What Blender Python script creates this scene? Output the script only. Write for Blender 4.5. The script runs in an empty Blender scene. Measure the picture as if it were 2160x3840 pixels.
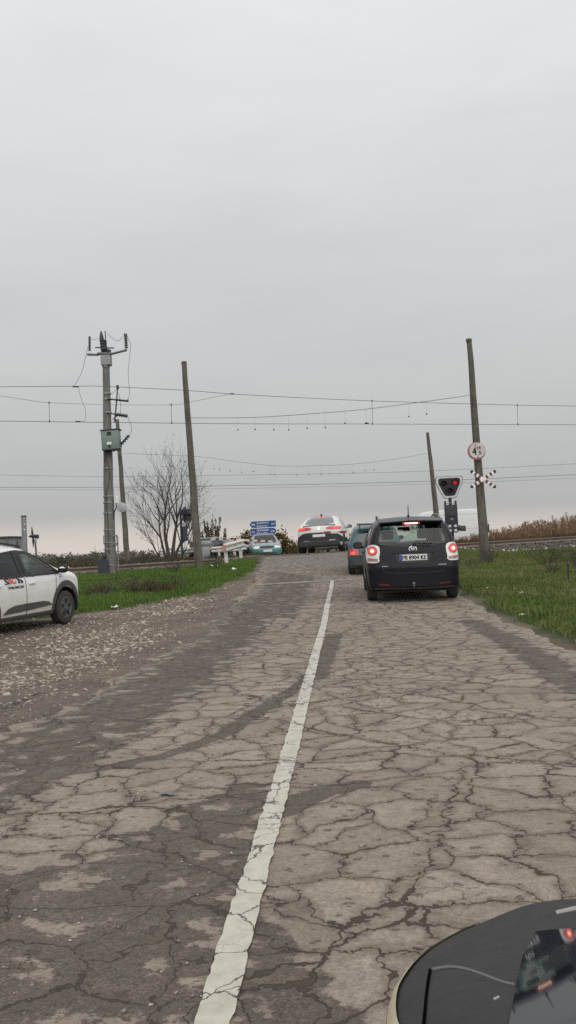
import bpy, bmesh, math, random
import numpy as np
from mathutils import Vector, Matrix, noise as mnoise
from mathutils.bvhtree import BVHTree
from mathutils.geometry import delaunay_2d_cdt

random.seed(7); rng = np.random.default_rng(7)
scn = bpy.context.scene
col = scn.collection
rad = math.radians

# ------------------------------------------------------------------ camera
CAM_H = 1.25; FOC = 3326.0                      # eye height (m), focal length in photo pixels
ROLL, YAW, PITCH = rad(2.805), rad(3.37), rad(2.27)
c_f = Vector((-math.sin(YAW)*math.cos(PITCH), math.cos(YAW)*math.cos(PITCH), math.sin(PITCH)))
_r = c_f.cross(Vector((0, 0, 1))).normalized(); _u = _r.cross(c_f)
c_r = math.cos(ROLL)*_r - math.sin(ROLL)*_u
c_u = math.sin(ROLL)*_r + math.cos(ROLL)*_u
cam = bpy.data.cameras.new('camera'); cam_o = bpy.data.objects.new('camera', cam); col.objects.link(cam_o)
cam_o.matrix_world = Matrix(((c_r.x, c_u.x, -c_f.x, 0), (c_r.y, c_u.y, -c_f.y, 0), (c_r.z, c_u.z, -c_f.z, CAM_H), (0, 0, 0, 1)))
cam.sensor_fit = 'VERTICAL'; cam.sensor_height = 24.0; cam.lens = 24.0*FOC/3840.0
cam.clip_start = 0.03; cam.clip_end = 6000
scn.camera = cam_o

def at(px, py, Y):
    """the point of the place that lies Y metres up the road on the sight line of a photo pixel"""
    d = c_f*FOC + c_r*(px-1080) - c_u*(py-1920)
    return Vector((0, 0, CAM_H)) + d*(Y/d.y)

# ------------------------------------------------------------------ sky and light
SUN_EL, SUN_AZ = rad(38), rad(160)
world = bpy.data.worlds.new('World'); scn.world = world; world.use_nodes = True

def N(nt, t, ins=None, **props):
    n = nt.nodes.new(t)
    for k, v in props.items(): setattr(n, k, v)
    for k, v in (ins or {}).items():
        s = n.inputs[k]
        if isinstance(v, bpy.types.NodeSocket): nt.links.new(v, s)
        else:
            if isinstance(v, tuple) and len(v) == 3 and s.type == 'RGBA': v = (*v, 1)
            s.default_value = v
    return n
def MA(nt, op, a, b=0.5, c=None, clamp=False):
    ins = {0: a, 1: b}
    if c is not None: ins[2] = c
    return N(nt, 'ShaderNodeMath', ins, operation=op, use_clamp=clamp).outputs[0]
def MIX(nt, f, a, b, blend='MIX'):
    n = N(nt, 'ShaderNodeMix', data_type='RGBA', blend_type=blend)
    for idx, v in ((0, f), (6, a), (7, b)):
        s = n.inputs[idx]
        if isinstance(v, bpy.types.NodeSocket): nt.links.new(v, s)
        else: s.default_value = (*v, 1) if isinstance(v, tuple) and len(v) == 3 else v
    return n.outputs[2]
def SMOOTH(nt, x, lo, hi, a=0.0, b=1.0):
    return N(nt, 'ShaderNodeMapRange', {0: x, 1: lo, 2: hi, 3: a, 4: b}, interpolation_type='SMOOTHSTEP').outputs[0]
def NOISE(nt, vec, scale, detail=3.0, rough=0.55, out=0, dist=0.0):
    return N(nt, 'ShaderNodeTexNoise', {'Vector': vec, 'Scale': scale, 'Detail': detail, 'Roughness': rough, 'Distortion': dist}).outputs[out]
def RAMP(nt, f, stops, interp='LINEAR'):
    n = N(nt, 'ShaderNodeValToRGB', {0: f}); cr = n.color_ramp; cr.interpolation = interp
    while len(cr.elements) < len(stops): cr.elements.new(0.5)
    for e, (p, c) in zip(cr.elements, stops): e.position = p; e.color = (*c, 1)
    return n.outputs[0]

def build_world():
    nt = world.node_tree; nt.nodes.clear()
    tc = N(nt, 'ShaderNodeTexCoord').outputs['Generated']
    sep = N(nt, 'ShaderNodeSeparateXYZ', {0: tc})
    # overcast deck: pale overhead, a greyer band low down, a faint warm clearing along the skyline
    el = MA(nt, 'MAXIMUM', MA(nt, 'ADD', sep.outputs[2], MA(nt, 'MULTIPLY', sep.outputs[0], .022)), 0.0)
    stretch = N(nt, 'ShaderNodeMapping', {'Vector': tc, 'Scale': (1.0, 1.0, 5.0)}).outputs[0]
    wob = MA(nt, 'MULTIPLY', MA(nt, 'SUBTRACT', NOISE(nt, stretch, 2.2, 4.0), 0.5), 0.035)
    el = MA(nt, 'ADD', el, MA(nt, 'MULTIPLY', wob, MA(nt, 'MINIMUM', MA(nt, 'MULTIPLY', el, 12.0), 1.0)))
    deck = RAMP(nt, el, [(0.0, (.70, .64, .585)), (.014, (.66, .61, .565)), (.038, (.475, .475, .47)), (.085, (.505, .52, .515)),
                         (.16, (.57, .58, .578)), (.26, (.625, .635, .64)), (.42, (.735, .75, .76)), (.55, (.83, .85, .86)), (1.0, (1.02, 1.05, 1.07))])
    mott = NOISE(nt, stretch, 2.6, 5.0, 0.55, dist=.6)
    deck = MIX(nt, 1.0, deck, RAMP(nt, mott, [(0.25, (.975, .98, .986)), (.75, (1.075, 1.072, 1.066))]), 'MULTIPLY')
    sky = N(nt, 'ShaderNodeTexSky', sky_type='NISHITA', sun_disc=False, sun_elevation=SUN_EL, sun_rotation=SUN_AZ, dust_density=6.0).outputs[0]
    b1 = N(nt, 'ShaderNodeBackground', {0: deck, 1: 1.0})
    b2 = N(nt, 'ShaderNodeBackground', {0: sky, 1: 0.06})
    mx = N(nt, 'ShaderNodeMixShader', {0: 0.93, 1: b2.outputs[0], 2: b1.outputs[0]})
    N(nt, 'ShaderNodeOutputWorld', {0: mx.outputs[0]})
build_world()
sun = bpy.data.lights.new('sun', 'SUN'); sun.energy = 1.45; sun.angle = rad(85); sun.color = (1.0, .965, .92)
sun_o = bpy.data.objects.new('sun', sun); col.objects.link(sun_o)
sdir = Vector((math.sin(SUN_AZ)*math.cos(SUN_EL), math.cos(SUN_AZ)*math.cos(SUN_EL), math.sin(SUN_EL)))
sun_o.rotation_euler = sdir.to_track_quat('Z', 'Y').to_euler()
vs = scn.view_settings; vs.view_transform = 'Standard'; vs.look = 'None'; vs.exposure = 0.0; vs.gamma = 1.0
scn.render.engine = 'CYCLES'
cy = scn.cycles; cy.max_bounces = 8; cy.diffuse_bounces = 3; cy.glossy_bounces = 5; cy.transparent_max_bounces = 24; cy.transmission_bounces = 6
cy.sample_clamp_indirect = 6.0
cy.use_denoising = False; cy.denoiser = 'OPENIMAGEDENOISE'; cy.denoising_prefilter = 'ACCURATE'; cy.denoising_input_passes = 'RGB_ALBEDO_NORMAL'

# ------------------------------------------------------------------ tagging and mesh helpers
def tag(o, label=None, cat=None, group=None, kind=None):
    if label: o['label'] = label
    if cat: o['category'] = cat
    if group: o['group'] = group
    if kind: o['kind'] = kind
    return o
def empty(name, loc=(0, 0, 0), rz=0.0, label=None, cat=None, group=None):
    o = bpy.data.objects.new(name, None); col.objects.link(o); o.empty_display_size = 0.2
    o.location = loc; o.rotation_euler = (0, 0, rz)
    return tag(o, label, cat, group)
def link_mesh(name, me, mat, parent=None):
    if mat is not None:
        me.materials.clear(); me.materials.append(mat)
    o = bpy.data.objects.new(name, me); col.objects.link(o)
    if parent is not None: o.parent = parent
    return o
def raw_mesh(name, V, Fc, smooth=False):
    """fast mesh from a vertex array and an equal-sided face array"""
    V = np.asarray(V, dtype=np.float32).reshape(-1, 3); Fc = np.asarray(Fc, dtype=np.int32)
    k = Fc.shape[1]; me = bpy.data.meshes.new(name)
    me.vertices.add(len(V)); me.vertices.foreach_set('co', V.ravel())
    me.loops.add(Fc.size); me.loops.foreach_set('vertex_index', Fc.ravel())
    me.polygons.add(len(Fc)); me.polygons.foreach_set('loop_start', np.arange(0, Fc.size, k, dtype=np.int32))
    me.polygons.foreach_set('loop_total', np.full(len(Fc), k, dtype=np.int32))
    if smooth: me.polygons.foreach_set('use_smooth', np.ones(len(Fc), dtype=bool))
    me.update(calc_edges=True); me.validate()
    return me
def add_attr(me, name, vals):
    a = me.attributes.new(name, 'FLOAT', 'POINT'); a.data.foreach_set('value', np.asarray(vals, dtype=np.float32))

class MB:
    def __init__(s): s.v = []; s.f = []
    def add(s, vs_, fs_):
        b = len(s.v); s.v += [tuple(p) for p in vs_]; s.f += [tuple(b+i for i in q) for q in fs_]
        return s
    def box(s, c, d, rot=None, bev=0.0):
        hx, hy, hz = d[0]/2, d[1]/2, d[2]/2
        c = Vector(c); R = rot if rot is not None else Matrix.Identity(3)
        if bev <= 0:
            P = [Vector((x*hx, y*hy, z*hz)) for x in (-1, 1) for y in (-1, 1) for z in (-1, 1)]
            Fq = [(0, 1, 3, 2), (4, 6, 7, 5), (0, 4, 5, 1), (2, 3, 7, 6), (0, 2, 6, 4), (1, 5, 7, 3)]
        else:
            bm = bmesh.new(); bmesh.ops.create_cube(bm, size=1.0)
            for v in bm.verts: v.co = Vector((v.co.x*d[0], v.co.y*d[1], v.co.z*d[2]))
            bmesh.ops.bevel(bm, geom=list(bm.edges), offset=bev, segments=2, affect='EDGES', profile=0.5)
            bm.verts.index_update()
            P = [v.co.copy() for v in bm.verts]; Fq = [[v.index for v in f.verts] for f in bm.faces]; bm.free()
        return s.add([c + R @ p for p in P], Fq)
    def tube(s, pts, r, n=8, cap=True):
        pts = [Vector(p) for p in pts]; m = len(pts)
        rr = r if isinstance(r, (list, tuple)) else [r]*m
        rings = []; prev = None
        for i, p in enumerate(pts):
            t = (pts[min(i+1, m-1)] - pts[max(i-1, 0)])
            t = t.normalized() if t.length > 1e-9 else Vector((0, 0, 1))
            if prev is None:
                a = Vector((1, 0, 0)) if abs(t.x) < .8 else Vector((0, 1, 0))
                prev = (a - t*a.dot(t)).normalized()
            else:
                prev = prev - t*prev.dot(t); prev = prev.normalized() if prev.length > 1e-6 else Vector((1, 0, 0))
            b = t.cross(prev)
            rings.append([p + (prev*math.cos(2*math.pi*k/n) + b*math.sin(2*math.pi*k/n))*rr[i] for k in range(n)])
        V = [q for R_ in rings for q in R_]
        Fq = [(i*n+k, i*n+(k+1) % n, (i+1)*n+(k+1) % n, (i+1)*n+k) for i in range(m-1) for k in range(n)]
        if cap: Fq += [tuple(range(n))[::-1], tuple((m-1)*n+k for k in range(n))]
        return s.add(V, Fq)
    def lathe(s, prof, n=24, M=None):
        """profile [(radius, height)] turned about z, then moved by M"""
        M = M or Matrix.Identity(4); V = []
        for (r_, h) in prof:
            for k in range(n):
                a = 2*math.pi*k/n; V.append(M @ Vector((r_*math.cos(a), r_*math.sin(a), h)))
        m = len(prof)
        Fq = [(i*n+k, i*n+(k+1) % n, (i+1)*n+(k+1) % n, (i+1)*n+k) for i in range(m-1) for k in range(n)]
        Fq += [tuple(range(n))[::-1], tuple((m-1)*n+k for k in range(n))]
        return s.add(V, Fq)
    def prism(s, out, d0, d1, M=None):
        """outline in the local xz plane, from y=d0 to y=d1"""
        M = M or Matrix.Identity(4); n = len(out)
        V = [M @ Vector((x, d0, z)) for x, z in out] + [M @ Vector((x, d1, z)) for x, z in out]
        Fq = [tuple(range(n)), tuple(range(2*n-1, n-1, -1))] + [(k, n+k, n+(k+1) % n, (k+1) % n) for k in range(n)]
        return s.add(V, Fq)
    def build(s, name, mat, parent=None, smooth=None):
        me = bpy.data.meshes.new(name); me.from_pydata(s.v, [], s.f)
        bm = bmesh.new(); bm.from_mesh(me); bmesh.ops.recalc_face_normals(bm, faces=bm.faces[:]); bm.to_mesh(me); bm.free()
        if smooth is not None:
            me.shade_smooth(); me.set_sharp_from_angle(angle=rad(smooth))
        me.update()
        return link_mesh(name, me, mat, parent)

def RZ(a): return Matrix.Rotation(a, 3, 'Z')
def chaikin(P, n=2):
    P = [Vector(p) for p in P]
    for _ in range(n):
        Q = [P[0]]
        for a, b in zip(P[:-1], P[1:]): Q += [a*.75 + b*.25, a*.25 + b*.75]
        P = Q + [P[-1]]
    return P
def chaikin_loop(P, n=2):
    P = [Vector(p) for p in P]
    for _ in range(n):
        Q = []
        for a, b in zip(P, P[1:] + P[:1]): Q += [a*.75 + b*.25, a*.25 + b*.75]
        P = Q
    return P
def ell(cx, cz, rx, rz, n=20): return [(cx+rx*math.cos(2*math.pi*k/n), cz+rz*math.sin(2*math.pi*k/n)) for k in range(n)]

# ------------------------------------------------------------------ materials
def newmat(name):
    m = bpy.data.materials.new(name); m.use_nodes = True; nt = m.node_tree; nt.nodes.clear()
    out = N(nt, 'ShaderNodeOutputMaterial'); return m, nt, out
def pmat(name, c, rough=.6, metal=0.0, var=.12, scale=6.0, bump=0.0, bscale=40.0, coat=0.0, c2=None, emis=None, estr=0.0, detail=4.0, spec=.5):
    """plain procedural material: base colour with noise mottling and optional relief"""
    m, nt, out = newmat(name)
    pos = N(nt, 'ShaderNodeTexCoord').outputs['Object']
    n1 = NOISE(nt, pos, scale, detail, .6)
    c2 = c2 or tuple(max(0, x*(1-2.2*var)) for x in c)
    colr = RAMP(nt, n1, [(.25, c2), (.75, tuple(min(1, x*(1+var*.6)) for x in c))])
    p = N(nt, 'ShaderNodeBsdfPrincipled', {'Base Color': colr, 'Metallic': metal, 'Coat Weight': coat, 'Coat Roughness': .08, 'Specular IOR Level': spec})
    r_ = MA(nt, 'ADD', MA(nt, 'MULTIPLY', MA(nt, 'SUBTRACT', NOISE(nt, pos, scale*3, 3.0), .5), .25), rough, clamp=True)
    nt.links.new(r_, p.inputs['Roughness'])
    if bump:
        b = N(nt, 'ShaderNodeBump', {'Strength': 1.0, 'Distance': bump, 'Height': NOISE(nt, pos, bscale, 5.0, .65)})
        nt.links.new(b.outputs[0], p.inputs['Normal'])
    if emis: p.inputs['Emission Color'].default_value = (*emis, 1); p.inputs['Emission Strength'].default_value = estr
    nt.links.new(p.outputs[0], out.inputs[0]); return m
def glassmat(name, tint, fac0=.04, rough=.02):
    m, nt, out = newmat(name)
    tr = N(nt, 'ShaderNodeBsdfTransparent', {0: tint}); gl = N(nt, 'ShaderNodeBsdfGlossy', {0: (1, 1, 1), 'Roughness': rough})
    fc = N(nt, 'ShaderNodeLayerWeight', {0: .5}).outputs['Facing']; fr = MA(nt, 'ADD', MA(nt, 'MULTIPLY', MA(nt, 'POWER', fc, 4.0), .7), fac0)
    mx = N(nt, 'ShaderNodeMixShader', {0: fr, 1: tr.outputs[0], 2: gl.outputs[0]}); nt.links.new(mx.outputs[0], out.inputs[0]); return m

def dusty_paint(name, c, dirt=(.36, .30, .23), top=.75, low=.15, amt=.75, rough=.28, coat=.35):
    m, nt, out = newmat(name)
    pos = N(nt, 'ShaderNodeTexCoord').outputs['Object']; z = N(nt, 'ShaderNodeSeparateXYZ', {0: pos}).outputs[2]
    n1 = NOISE(nt, pos, 3.0, 5.0, .65); n2 = NOISE(nt, pos, 30.0, 3.0)
    f = SMOOTH(nt, MA(nt, 'ADD', z, MA(nt, 'MULTIPLY', MA(nt, 'SUBTRACT', n1, .5), .5)), top, low)
    f = MA(nt, 'MULTIPLY', MA(nt, 'ADD', MA(nt, 'MULTIPLY', f, .9), .06), MA(nt, 'ADD', MA(nt, 'MULTIPLY', n2, .5), amt-.25), clamp=True)
    cc = MIX(nt, f, c, dirt)
    rg = MA(nt, 'ADD', MA(nt, 'MULTIPLY', f, .55), rough, clamp=True)
    p = N(nt, 'ShaderNodeBsdfPrincipled', {'Base Color': cc, 'Roughness': rg, 'Coat Weight': coat, 'Coat Roughness': .12, 'Specular IOR Level': .18+.32*(coat > .2)})
    nt.links.new(p.outputs[0], out.inputs[0]); return m

M = {}
M['tyre'] = pmat('tyre_rubber', (.028, .027, .026), .85, var=.25, scale=20, c2=(.05, .045, .04))
M['rim'] = pmat('alloy', (.35, .35, .36), .35, .8)
M['cover'] = pmat('wheel_cover', (.10, .10, .105), .5, 0)
M['black'] = pmat('black_plastic', (.022, .022, .024), .55)
M['gloss_black'] = pmat('gloss_black', (.012, .013, .016), .08, coat=.6)
M['cladding'] = pmat('grey_cladding', (.085, .083, .08), .7, c2=(.06, .058, .055))
M['chrome'] = pmat('chrome', (.75, .75, .76), .15, 1.0, var=.03)
M['mirror_dark'] = pmat('mirror_dark', (.16, .17, .18), .08, 1.0, var=.03)
M['frit'] = pmat('window_frit', (.010, .010, .012), .38, var=.1, spec=.35)
M['emblem'] = pmat('emblem_metal', (.62, .62, .63), .3, .6, var=.03)
M['plate'] = pmat('plate_white', (.72, .72, .70), .4, var=.04)
M['plate_blue'] = pmat('plate_blue', (.02, .06, .35), .4)
M['ink'] = pmat('ink_black', (.012, .012, .012), .5)
M['red_ink'] = pmat('ink_red', (.62, .12, .07), .5)
M['lamp_clear'] = pmat('lamp_clear', (.72, .70, .68), .12, .0, var=.05, coat=1.0)
M['lamp_red'] = pmat('lamp_red', (.30, .012, .015), .15, coat=1.0, emis=(1, .03, .03), estr=.12)
M['reflector'] = pmat('red_reflector', (.14, .010, .012), .2, coat=.5)
M['lamp_on'] = pmat('lamp_on', (.6, .02, .02), .2, emis=(1.0, .08, .06), estr=1.3)
M['lamp_core'] = pmat('lamp_core', (.8, .3, .2), .2, emis=(1.0, .62, .48), estr=2.4)
M['glass'] = glassmat('clear_glass', (.66, .76, .70))
M['glass_dark'] = pmat('dark_glass', (.018, .022, .026), .05, coat=1.0, var=.05)
M['glass_tint'] = glassmat('tinted_glass', (.10, .12, .13))
M['interior'] = pmat('interior', (.045, .047, .047), .9)
M['seat'] = pmat('seat_fabric', (.055, .06, .058), .95)
def polemat(name, lo, mid, hi, bump=.012):
    m, nt, out = newmat(name); pos = N(nt, 'ShaderNodeTexCoord').outputs['Object']
    st = N(nt, 'ShaderNodeMapping', {'Vector': pos, 'Scale': (9.0, 9.0, .55)}).outputs[0]
    a = NOISE(nt, st, 1.6, 5, .65); b = NOISE(nt, pos, 3.2, 5, .65); f = NOISE(nt, pos, 38, 4, .7)
    g = MA(nt, 'ADD', MA(nt, 'ADD', MA(nt, 'MULTIPLY', a, .45), MA(nt, 'MULTIPLY', b, .35)), MA(nt, 'MULTIPLY', f, .2))
    c = RAMP(nt, g, [(.34, lo), (.5, mid), (.66, hi)])
    bp = N(nt, 'ShaderNodeBump', {'Strength': 1.0, 'Distance': bump, 'Height': MA(nt, 'ADD', f, MA(nt, 'MULTIPLY', a, .8))})
    p = N(nt, 'ShaderNodeBsdfPrincipled', {'Base Color': c, 'Roughness': .92, 'Specular IOR Level': .25, 'Normal': bp.outputs[0]}); nt.links.new(p.outputs[0], out.inputs[0]); return m
M['concrete'] = polemat('pole_concrete', (.11, .107, .098), (.17, .166, .153), (.235, .228, .21), .008)
M['concrete_old'] = polemat('old_concrete', (.055, .051, .042), (.125, .115, .095), (.205, .19, .16), .016)
M['galv'] = pmat('galvanised_steel', (.30, .31, .31), .5, .5, var=.12)
M['rust_steel'] = pmat('rail_steel', (.17, .12, .09), .7, .3, var=.25, scale=8)
M['rail_top'] = pmat('rail_head', (.42, .38, .35), .4, .6, var=.1)
M['dark_steel'] = pmat('dark_steel', (.03, .033, .045), .55)
M['insulator'] = pmat('brown_insulator', (.035, .03, .032), .25, coat=.5)
M['wire'] = pmat('wire', (.10, .10, .10), .6, .3)
M['white_paint'] = pmat('white_paint', (.70, .68, .64), .6, var=.1, scale=3, c2=(.46, .43, .38))
M['red_paint'] = pmat('faded_red_paint', (.40, .15, .14), .6, var=.15)
M['maroon'] = pmat('cross_maroon', (.20, .06, .065), .6, var=.15)
M['sign_white'] = pmat('sign_white', (.74, .73, .73), .45, var=.05)
M['cross_white'] = pmat('cross_white', (.84, .80, .79), .5, var=.04)
M['sign_blue'] = pmat('sign_blue', (.012, .075, .26), .4, var=.06)
M['sign_grey'] = pmat('sign_back', (.42, .43, .43), .5, .3)
M['green_box'] = pmat('grey_green_enamel', (.19, .245, .225), .5, var=.1)
M['bark'] = pmat('bark', (.08, .067, .054), .95, var=.2, scale=10, bump=.01)
M['twig'] = pmat('dry_twig', (.10, .085, .06), .95, var=.2)
M['leaf_dead'] = pmat('dead_leaf', (.075, .062, .036), .9, var=.3, scale=2)
def leafmat(name, stops, scale=.6, trans=.25):
    m, nt, out = newmat(name)
    pos = N(nt, 'ShaderNodeNewGeometry').outputs['Position']
    at_ = N(nt, 'ShaderNodeAttribute', attribute_name='rnd').outputs['Fac']
    f = MA(nt, 'ADD', MA(nt, 'MULTIPLY', NOISE(nt, pos, scale, 4.0, .6), .75), MA(nt, 'MULTIPLY', at_, .45))
    f = MA(nt, 'SUBTRACT', f, .1)
    c = RAMP(nt, f, stops)
    d = N(nt, 'ShaderNodeBsdfPrincipled', {'Base Color': c, 'Roughness': .75, 'Specular IOR Level': .2})
    t = N(nt, 'ShaderNodeBsdfTranslucent', {0: c})
    mx = N(nt, 'ShaderNodeMixShader', {0: trans, 1: d.outputs[0], 2: t.outputs[0]})
    nt.links.new(mx.outputs[0], out.inputs[0]); return m
M['grass'] = leafmat('grass_blade', [(.15, (.050, .095, .016)), (.40, (.085, .165, .028)), (.60, (.125, .205, .045)), (.76, (.20, .21, .08)), (.95, (.32, .27, .15))], .55)
M['grass_r'] = leafmat('grass_blade_dry', [(.12, (.055, .088, .02)), (.36, (.10, .155, .034)), (.54, (.15, .19, .055)), (.70, (.24, .21, .10)), (.92, (.36, .29, .17))], .5)
M['reed'] = leafmat('reed_stem', [(.1, (.10, .066, .045)), (.45, (.24, .155, .10)), (.75, (.36, .25, .165)), (1, (.46, .35, .25))], .35)
M['autumn'] = leafmat('autumn_leaf', [(.1, (.055, .045, .018)), (.45, (.125, .085, .028)), (.75, (.20, .115, .035)), (1, (.26, .16, .05))], .5)
M['hedge'] = leafmat('hedge_leaf', [(.1, (.055, .055, .036)), (.5, (.10, .095, .06)), (.8, (.15, .13, .085)), (1, (.20, .17, .12))], .5)
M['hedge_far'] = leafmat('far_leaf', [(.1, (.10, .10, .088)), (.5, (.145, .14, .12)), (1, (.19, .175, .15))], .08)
M['dry_weed'] = leafmat('dry_weed', [(.1, (.04, .035, .022)), (.5, (.085, .068, .042)), (.9, (.17, .13, .08))], .8)

# ------------------------------------------------------------------ the lie of the land
def vnoise(x, y, seed=0):
    x = np.asarray(x, float); y = np.asarray(y, float)
    xi = np.floor(x).astype(np.int64); yi = np.floor(y).astype(np.int64); fx = x-xi; fy = y-yi
    def h(a, b):
        n = (a*374761393 + b*668265263 + seed*974634541) & 0xffffffff
        n = ((n ^ (n >> 13))*1274126177) & 0xffffffff
        return ((n ^ (n >> 16)) & 0xffff)/65535.0
    ux = fx*fx*(3-2*fx); uy = fy*fy*(3-2*fy)
    return (h(xi, yi)*(1-ux)+h(xi+1, yi)*ux)*(1-uy) + (h(xi, yi+1)*(1-ux)+h(xi+1, yi+1)*ux)*uy
def fnoise(x, y, seed=0, o=4):
    s = 0; a = .5; t = 0
    for k in range(o): s = s + a*vnoise(np.asarray(x)*2**k, np.asarray(y)*2**k, seed+k); t += a; a *= .55
    return s/t
PROF = np.array([[-1e4, 0], [14, 0], [17, .1], [22, .2], [26, .35], [30, .55], [33, .75], [35.5, .9], [37, .95], [39, .95], [44, .8], [52, .6], [70, .4], [300, .3], [1e4, 0]])
TRK = .42                                            # the railway runs askew: y = 37.4 + TRK*x
def along(x, y): return y - TRK*np.clip(x, -16, 16)
def Hroad(x, y):
    s = along(x, y); z = np.interp(s, PROF[:, 0], PROF[:, 1])
    return z + .012*np.clip(x, -16, 16)*np.clip(1-np.abs(s-37)/12, 0, 1)
def ss(x, a, b):
    t = np.clip((np.asarray(x, float)-a)/(b-a), 0, 1); return t*t*(3-2*t)
LEFT_E = np.array([[-30, -3.4], [2, -3.1], [5, -2.8], [6.7, -2.6], [8.4, -2.36], [12, -2.25], [15.5, -2.25], [20, -2.4], [24, -2.5], [29, -2.8], [33, -3.0], [40, -3.2], [62, -3.4]])
RIGHT_E = np.array([[-30, 2.9], [5, 2.55], [9.9, 2.45], [17, 2.4], [24, 2.4], [30, 2.6], [36, 3.0], [40, 3.2], [62, 3.6]])
def xl(y): return np.interp(y, LEFT_E[:, 0], LEFT_E[:, 1])
def xr(y): return np.interp(y, RIGHT_E[:, 0], RIGHT_E[:, 1])
VERGE = np.array([[15.6, -24], [16.6, -9], [17.6, -6.9], [18.7, -5.6], [19.6, -4.55], [20.6, -4.1], [21.9, -3.5], [26, -3.1], [29, -2.98], [33, -3.1], [36, -3.3], [62, -3.7]])
def verge_x(y): return np.interp(y, VERGE[:, 0], VERGE[:, 1], left=-60)
def grass_mask(x, y):
    """how far inside the grass a point lies, in metres (negative on dirt and road)"""
    wob = (fnoise(x*1.3, y*1.3, 5, 4)-.5)*.75
    left = np.where(y > 15.6, verge_x(y)-x, -5.0)
    right = x-xr(y)-.05
    return np.maximum(left, right)+wob
def Hland(x, y):
    s = along(x, y)
    off = ss(np.maximum(xl(y)-x, x-xr(y)), .3, 2.0)
    z = Hroad(x, y) - .11*off*np.clip(1-np.abs(s-37.4)/4, 0, 1)
    z = z + off*((fnoise(x*.35, y*.35, 11)-.5)*.16*ss(y, 2, 14))
    z = z - .16*ss(-x, 2.6, 4.2)*(1-ss(y, 18, 24))*ss(y, -6, 3)
    z = z - (.30*ss(x, 3.6, 7)+.13*ss(-x, 4.0, 7))*ss(s, 29, 33.5)*(1-ss(s, 36.2, 37.2))
    g = grass_mask(x, y)
    z = z + .05*ss(g, 0, .35)*np.clip(1-np.abs(x)/60, 0, 1)
    return z
def ground(x, y): return float(Hland(np.array([float(x)]), np.array([float(y)]))[0])
def road_z(x, y): return float(Hroad(np.array([float(x)]), np.array([float(y)]))[0])

def grid_mesh(name, xs, ys, zf):
    X, Y = np.meshgrid(xs, ys); Z = zf(X, Y); nx, ny = len(xs), len(ys)
    V = np.stack([X, Y, Z], -1).reshape(-1, 3)
    i = (np.arange(ny-1)[:, None]*nx + np.arange(nx-1)[None, :]).ravel()
    return raw_mesh(name, V, np.stack([i, i+1, i+nx+1, i+nx], -1), smooth=True), X, Y

# ---- ground sheet
gx = np.unique(np.concatenate([-np.geomspace(26, 3000, 26), np.arange(-26, 22, .2), np.geomspace(22, 3000, 26)]))
gy = np.unique(np.concatenate([-np.geomspace(14, 300, 10), np.arange(-14, 4, .8), np.arange(4, 48, .2), np.arange(48, 76, .8), np.geomspace(76, 5000, 40)]))
def zland(X, Y):
    z = Hland(X, Y)
    inside = (X > xl(Y)+.12) & (X < xr(Y)-.12) & (Y < 62) & (Y > -29)
    return np.where(inside, z-.06, z)
me, X, Y = grid_mesh('ground', gx, gy, zland)
add_attr(me, 'grassy', ss(grass_mask(X, Y), -.15, .25).ravel())
add_attr(me, 'far', ss(Y, 44, 58).ravel())
def ground_mat():
    m, nt, out = newmat('ground_soil')
    pos = N(nt, 'ShaderNodeNewGeometry').outputs['Position']
    g = N(nt, 'ShaderNodeAttribute', attribute_name='grassy').outputs['Fac']; far = N(nt, 'ShaderNodeAttribute', attribute_name='far').outputs['Fac']
    n1 = NOISE(nt, pos, 1.4, 6, .65); n2 = NOISE(nt, pos, 22, 5, .7); n3 = NOISE(nt, pos, 110, 3, .6)
    dirt = RAMP(nt, MA(nt, 'ADD', MA(nt, 'MULTIPLY', n1, .55), MA(nt, 'MULTIPLY', n2, .45)), [(.28, (.075, .058, .045)), (.48, (.15, .12, .095)), (.62, (.215, .176, .141)), (.8, (.30, .25, .205))])
    dirt = MIX(nt, SMOOTH(nt, n3, .56, .7, 0, .55), dirt, (.36, .31, .26))
    turf = RAMP(nt, n2, [(.3, (.022, .036, .012)), (.6, (.04, .062, .02)), (.8, (.075, .075, .035))])
    field = RAMP(nt, NOISE(nt, pos, .06, 6, .6), [(.3, (.07, .066, .05)), (.5, (.11, .098, .072)), (.7, (.09, .10, .06))])
    c = MIX(nt, g, dirt, turf); c = MIX(nt, far, c, field)
    b = N(nt, 'ShaderNodeBump', {'Strength': 1.0, 'Distance': .03, 'Height': MA(nt, 'ADD', n2, MA(nt, 'MULTIPLY', n3, .4))})
    p = N(nt, 'ShaderNodeBsdfPrincipled', {'Base Color': c, 'Roughness': .95, 'Specular IOR Level': .2, 'Normal': b.outputs[0]})
    nt.links.new(p.outputs[0], out.inputs[0]); return m
tag(link_mesh('ground', me, ground_mat()), kind='structure')

# ---- cracked carriageway
def gp(px, py):
    d = c_f*FOC + c_r*(px-1080) - c_u*(py-1920); t = -CAM_H/d.z; return (d.x*t, d.y*t)
def seg_dist(X, Y, P):
    D = np.full(X.shape, 1e9)
    for a, b in zip(P[:-1], P[1:]):
        ax, ay = a; dx, dy = b[0]-ax, b[1]-ay; t = np.clip(((X-ax)*dx+(Y-ay)*dy)/(dx*dx+dy*dy+1e-12), 0, 1)
        D = np.minimum(D, np.hypot(X-ax-t*dx, Y-ay-t*dy))
    return D
def in_poly(X, Y, P):
    c = np.zeros(X.shape, bool); n = len(P)
    for i in range(n):
        x1, y1 = P[i]; x2, y2 = P[(i+1) % n]
        k = (y1 > Y) != (y2 > Y)
        c ^= k & (X < (x2-x1)*(Y-y1)/(y2-y1+1e-12)+x1)
    return c
def soft_poly(X, Y, P, w):
    d = seg_dist(X, Y, P+[P[0]]); return ss(np.where(in_poly(X, Y, P), d, -d), -w, w)
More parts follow.
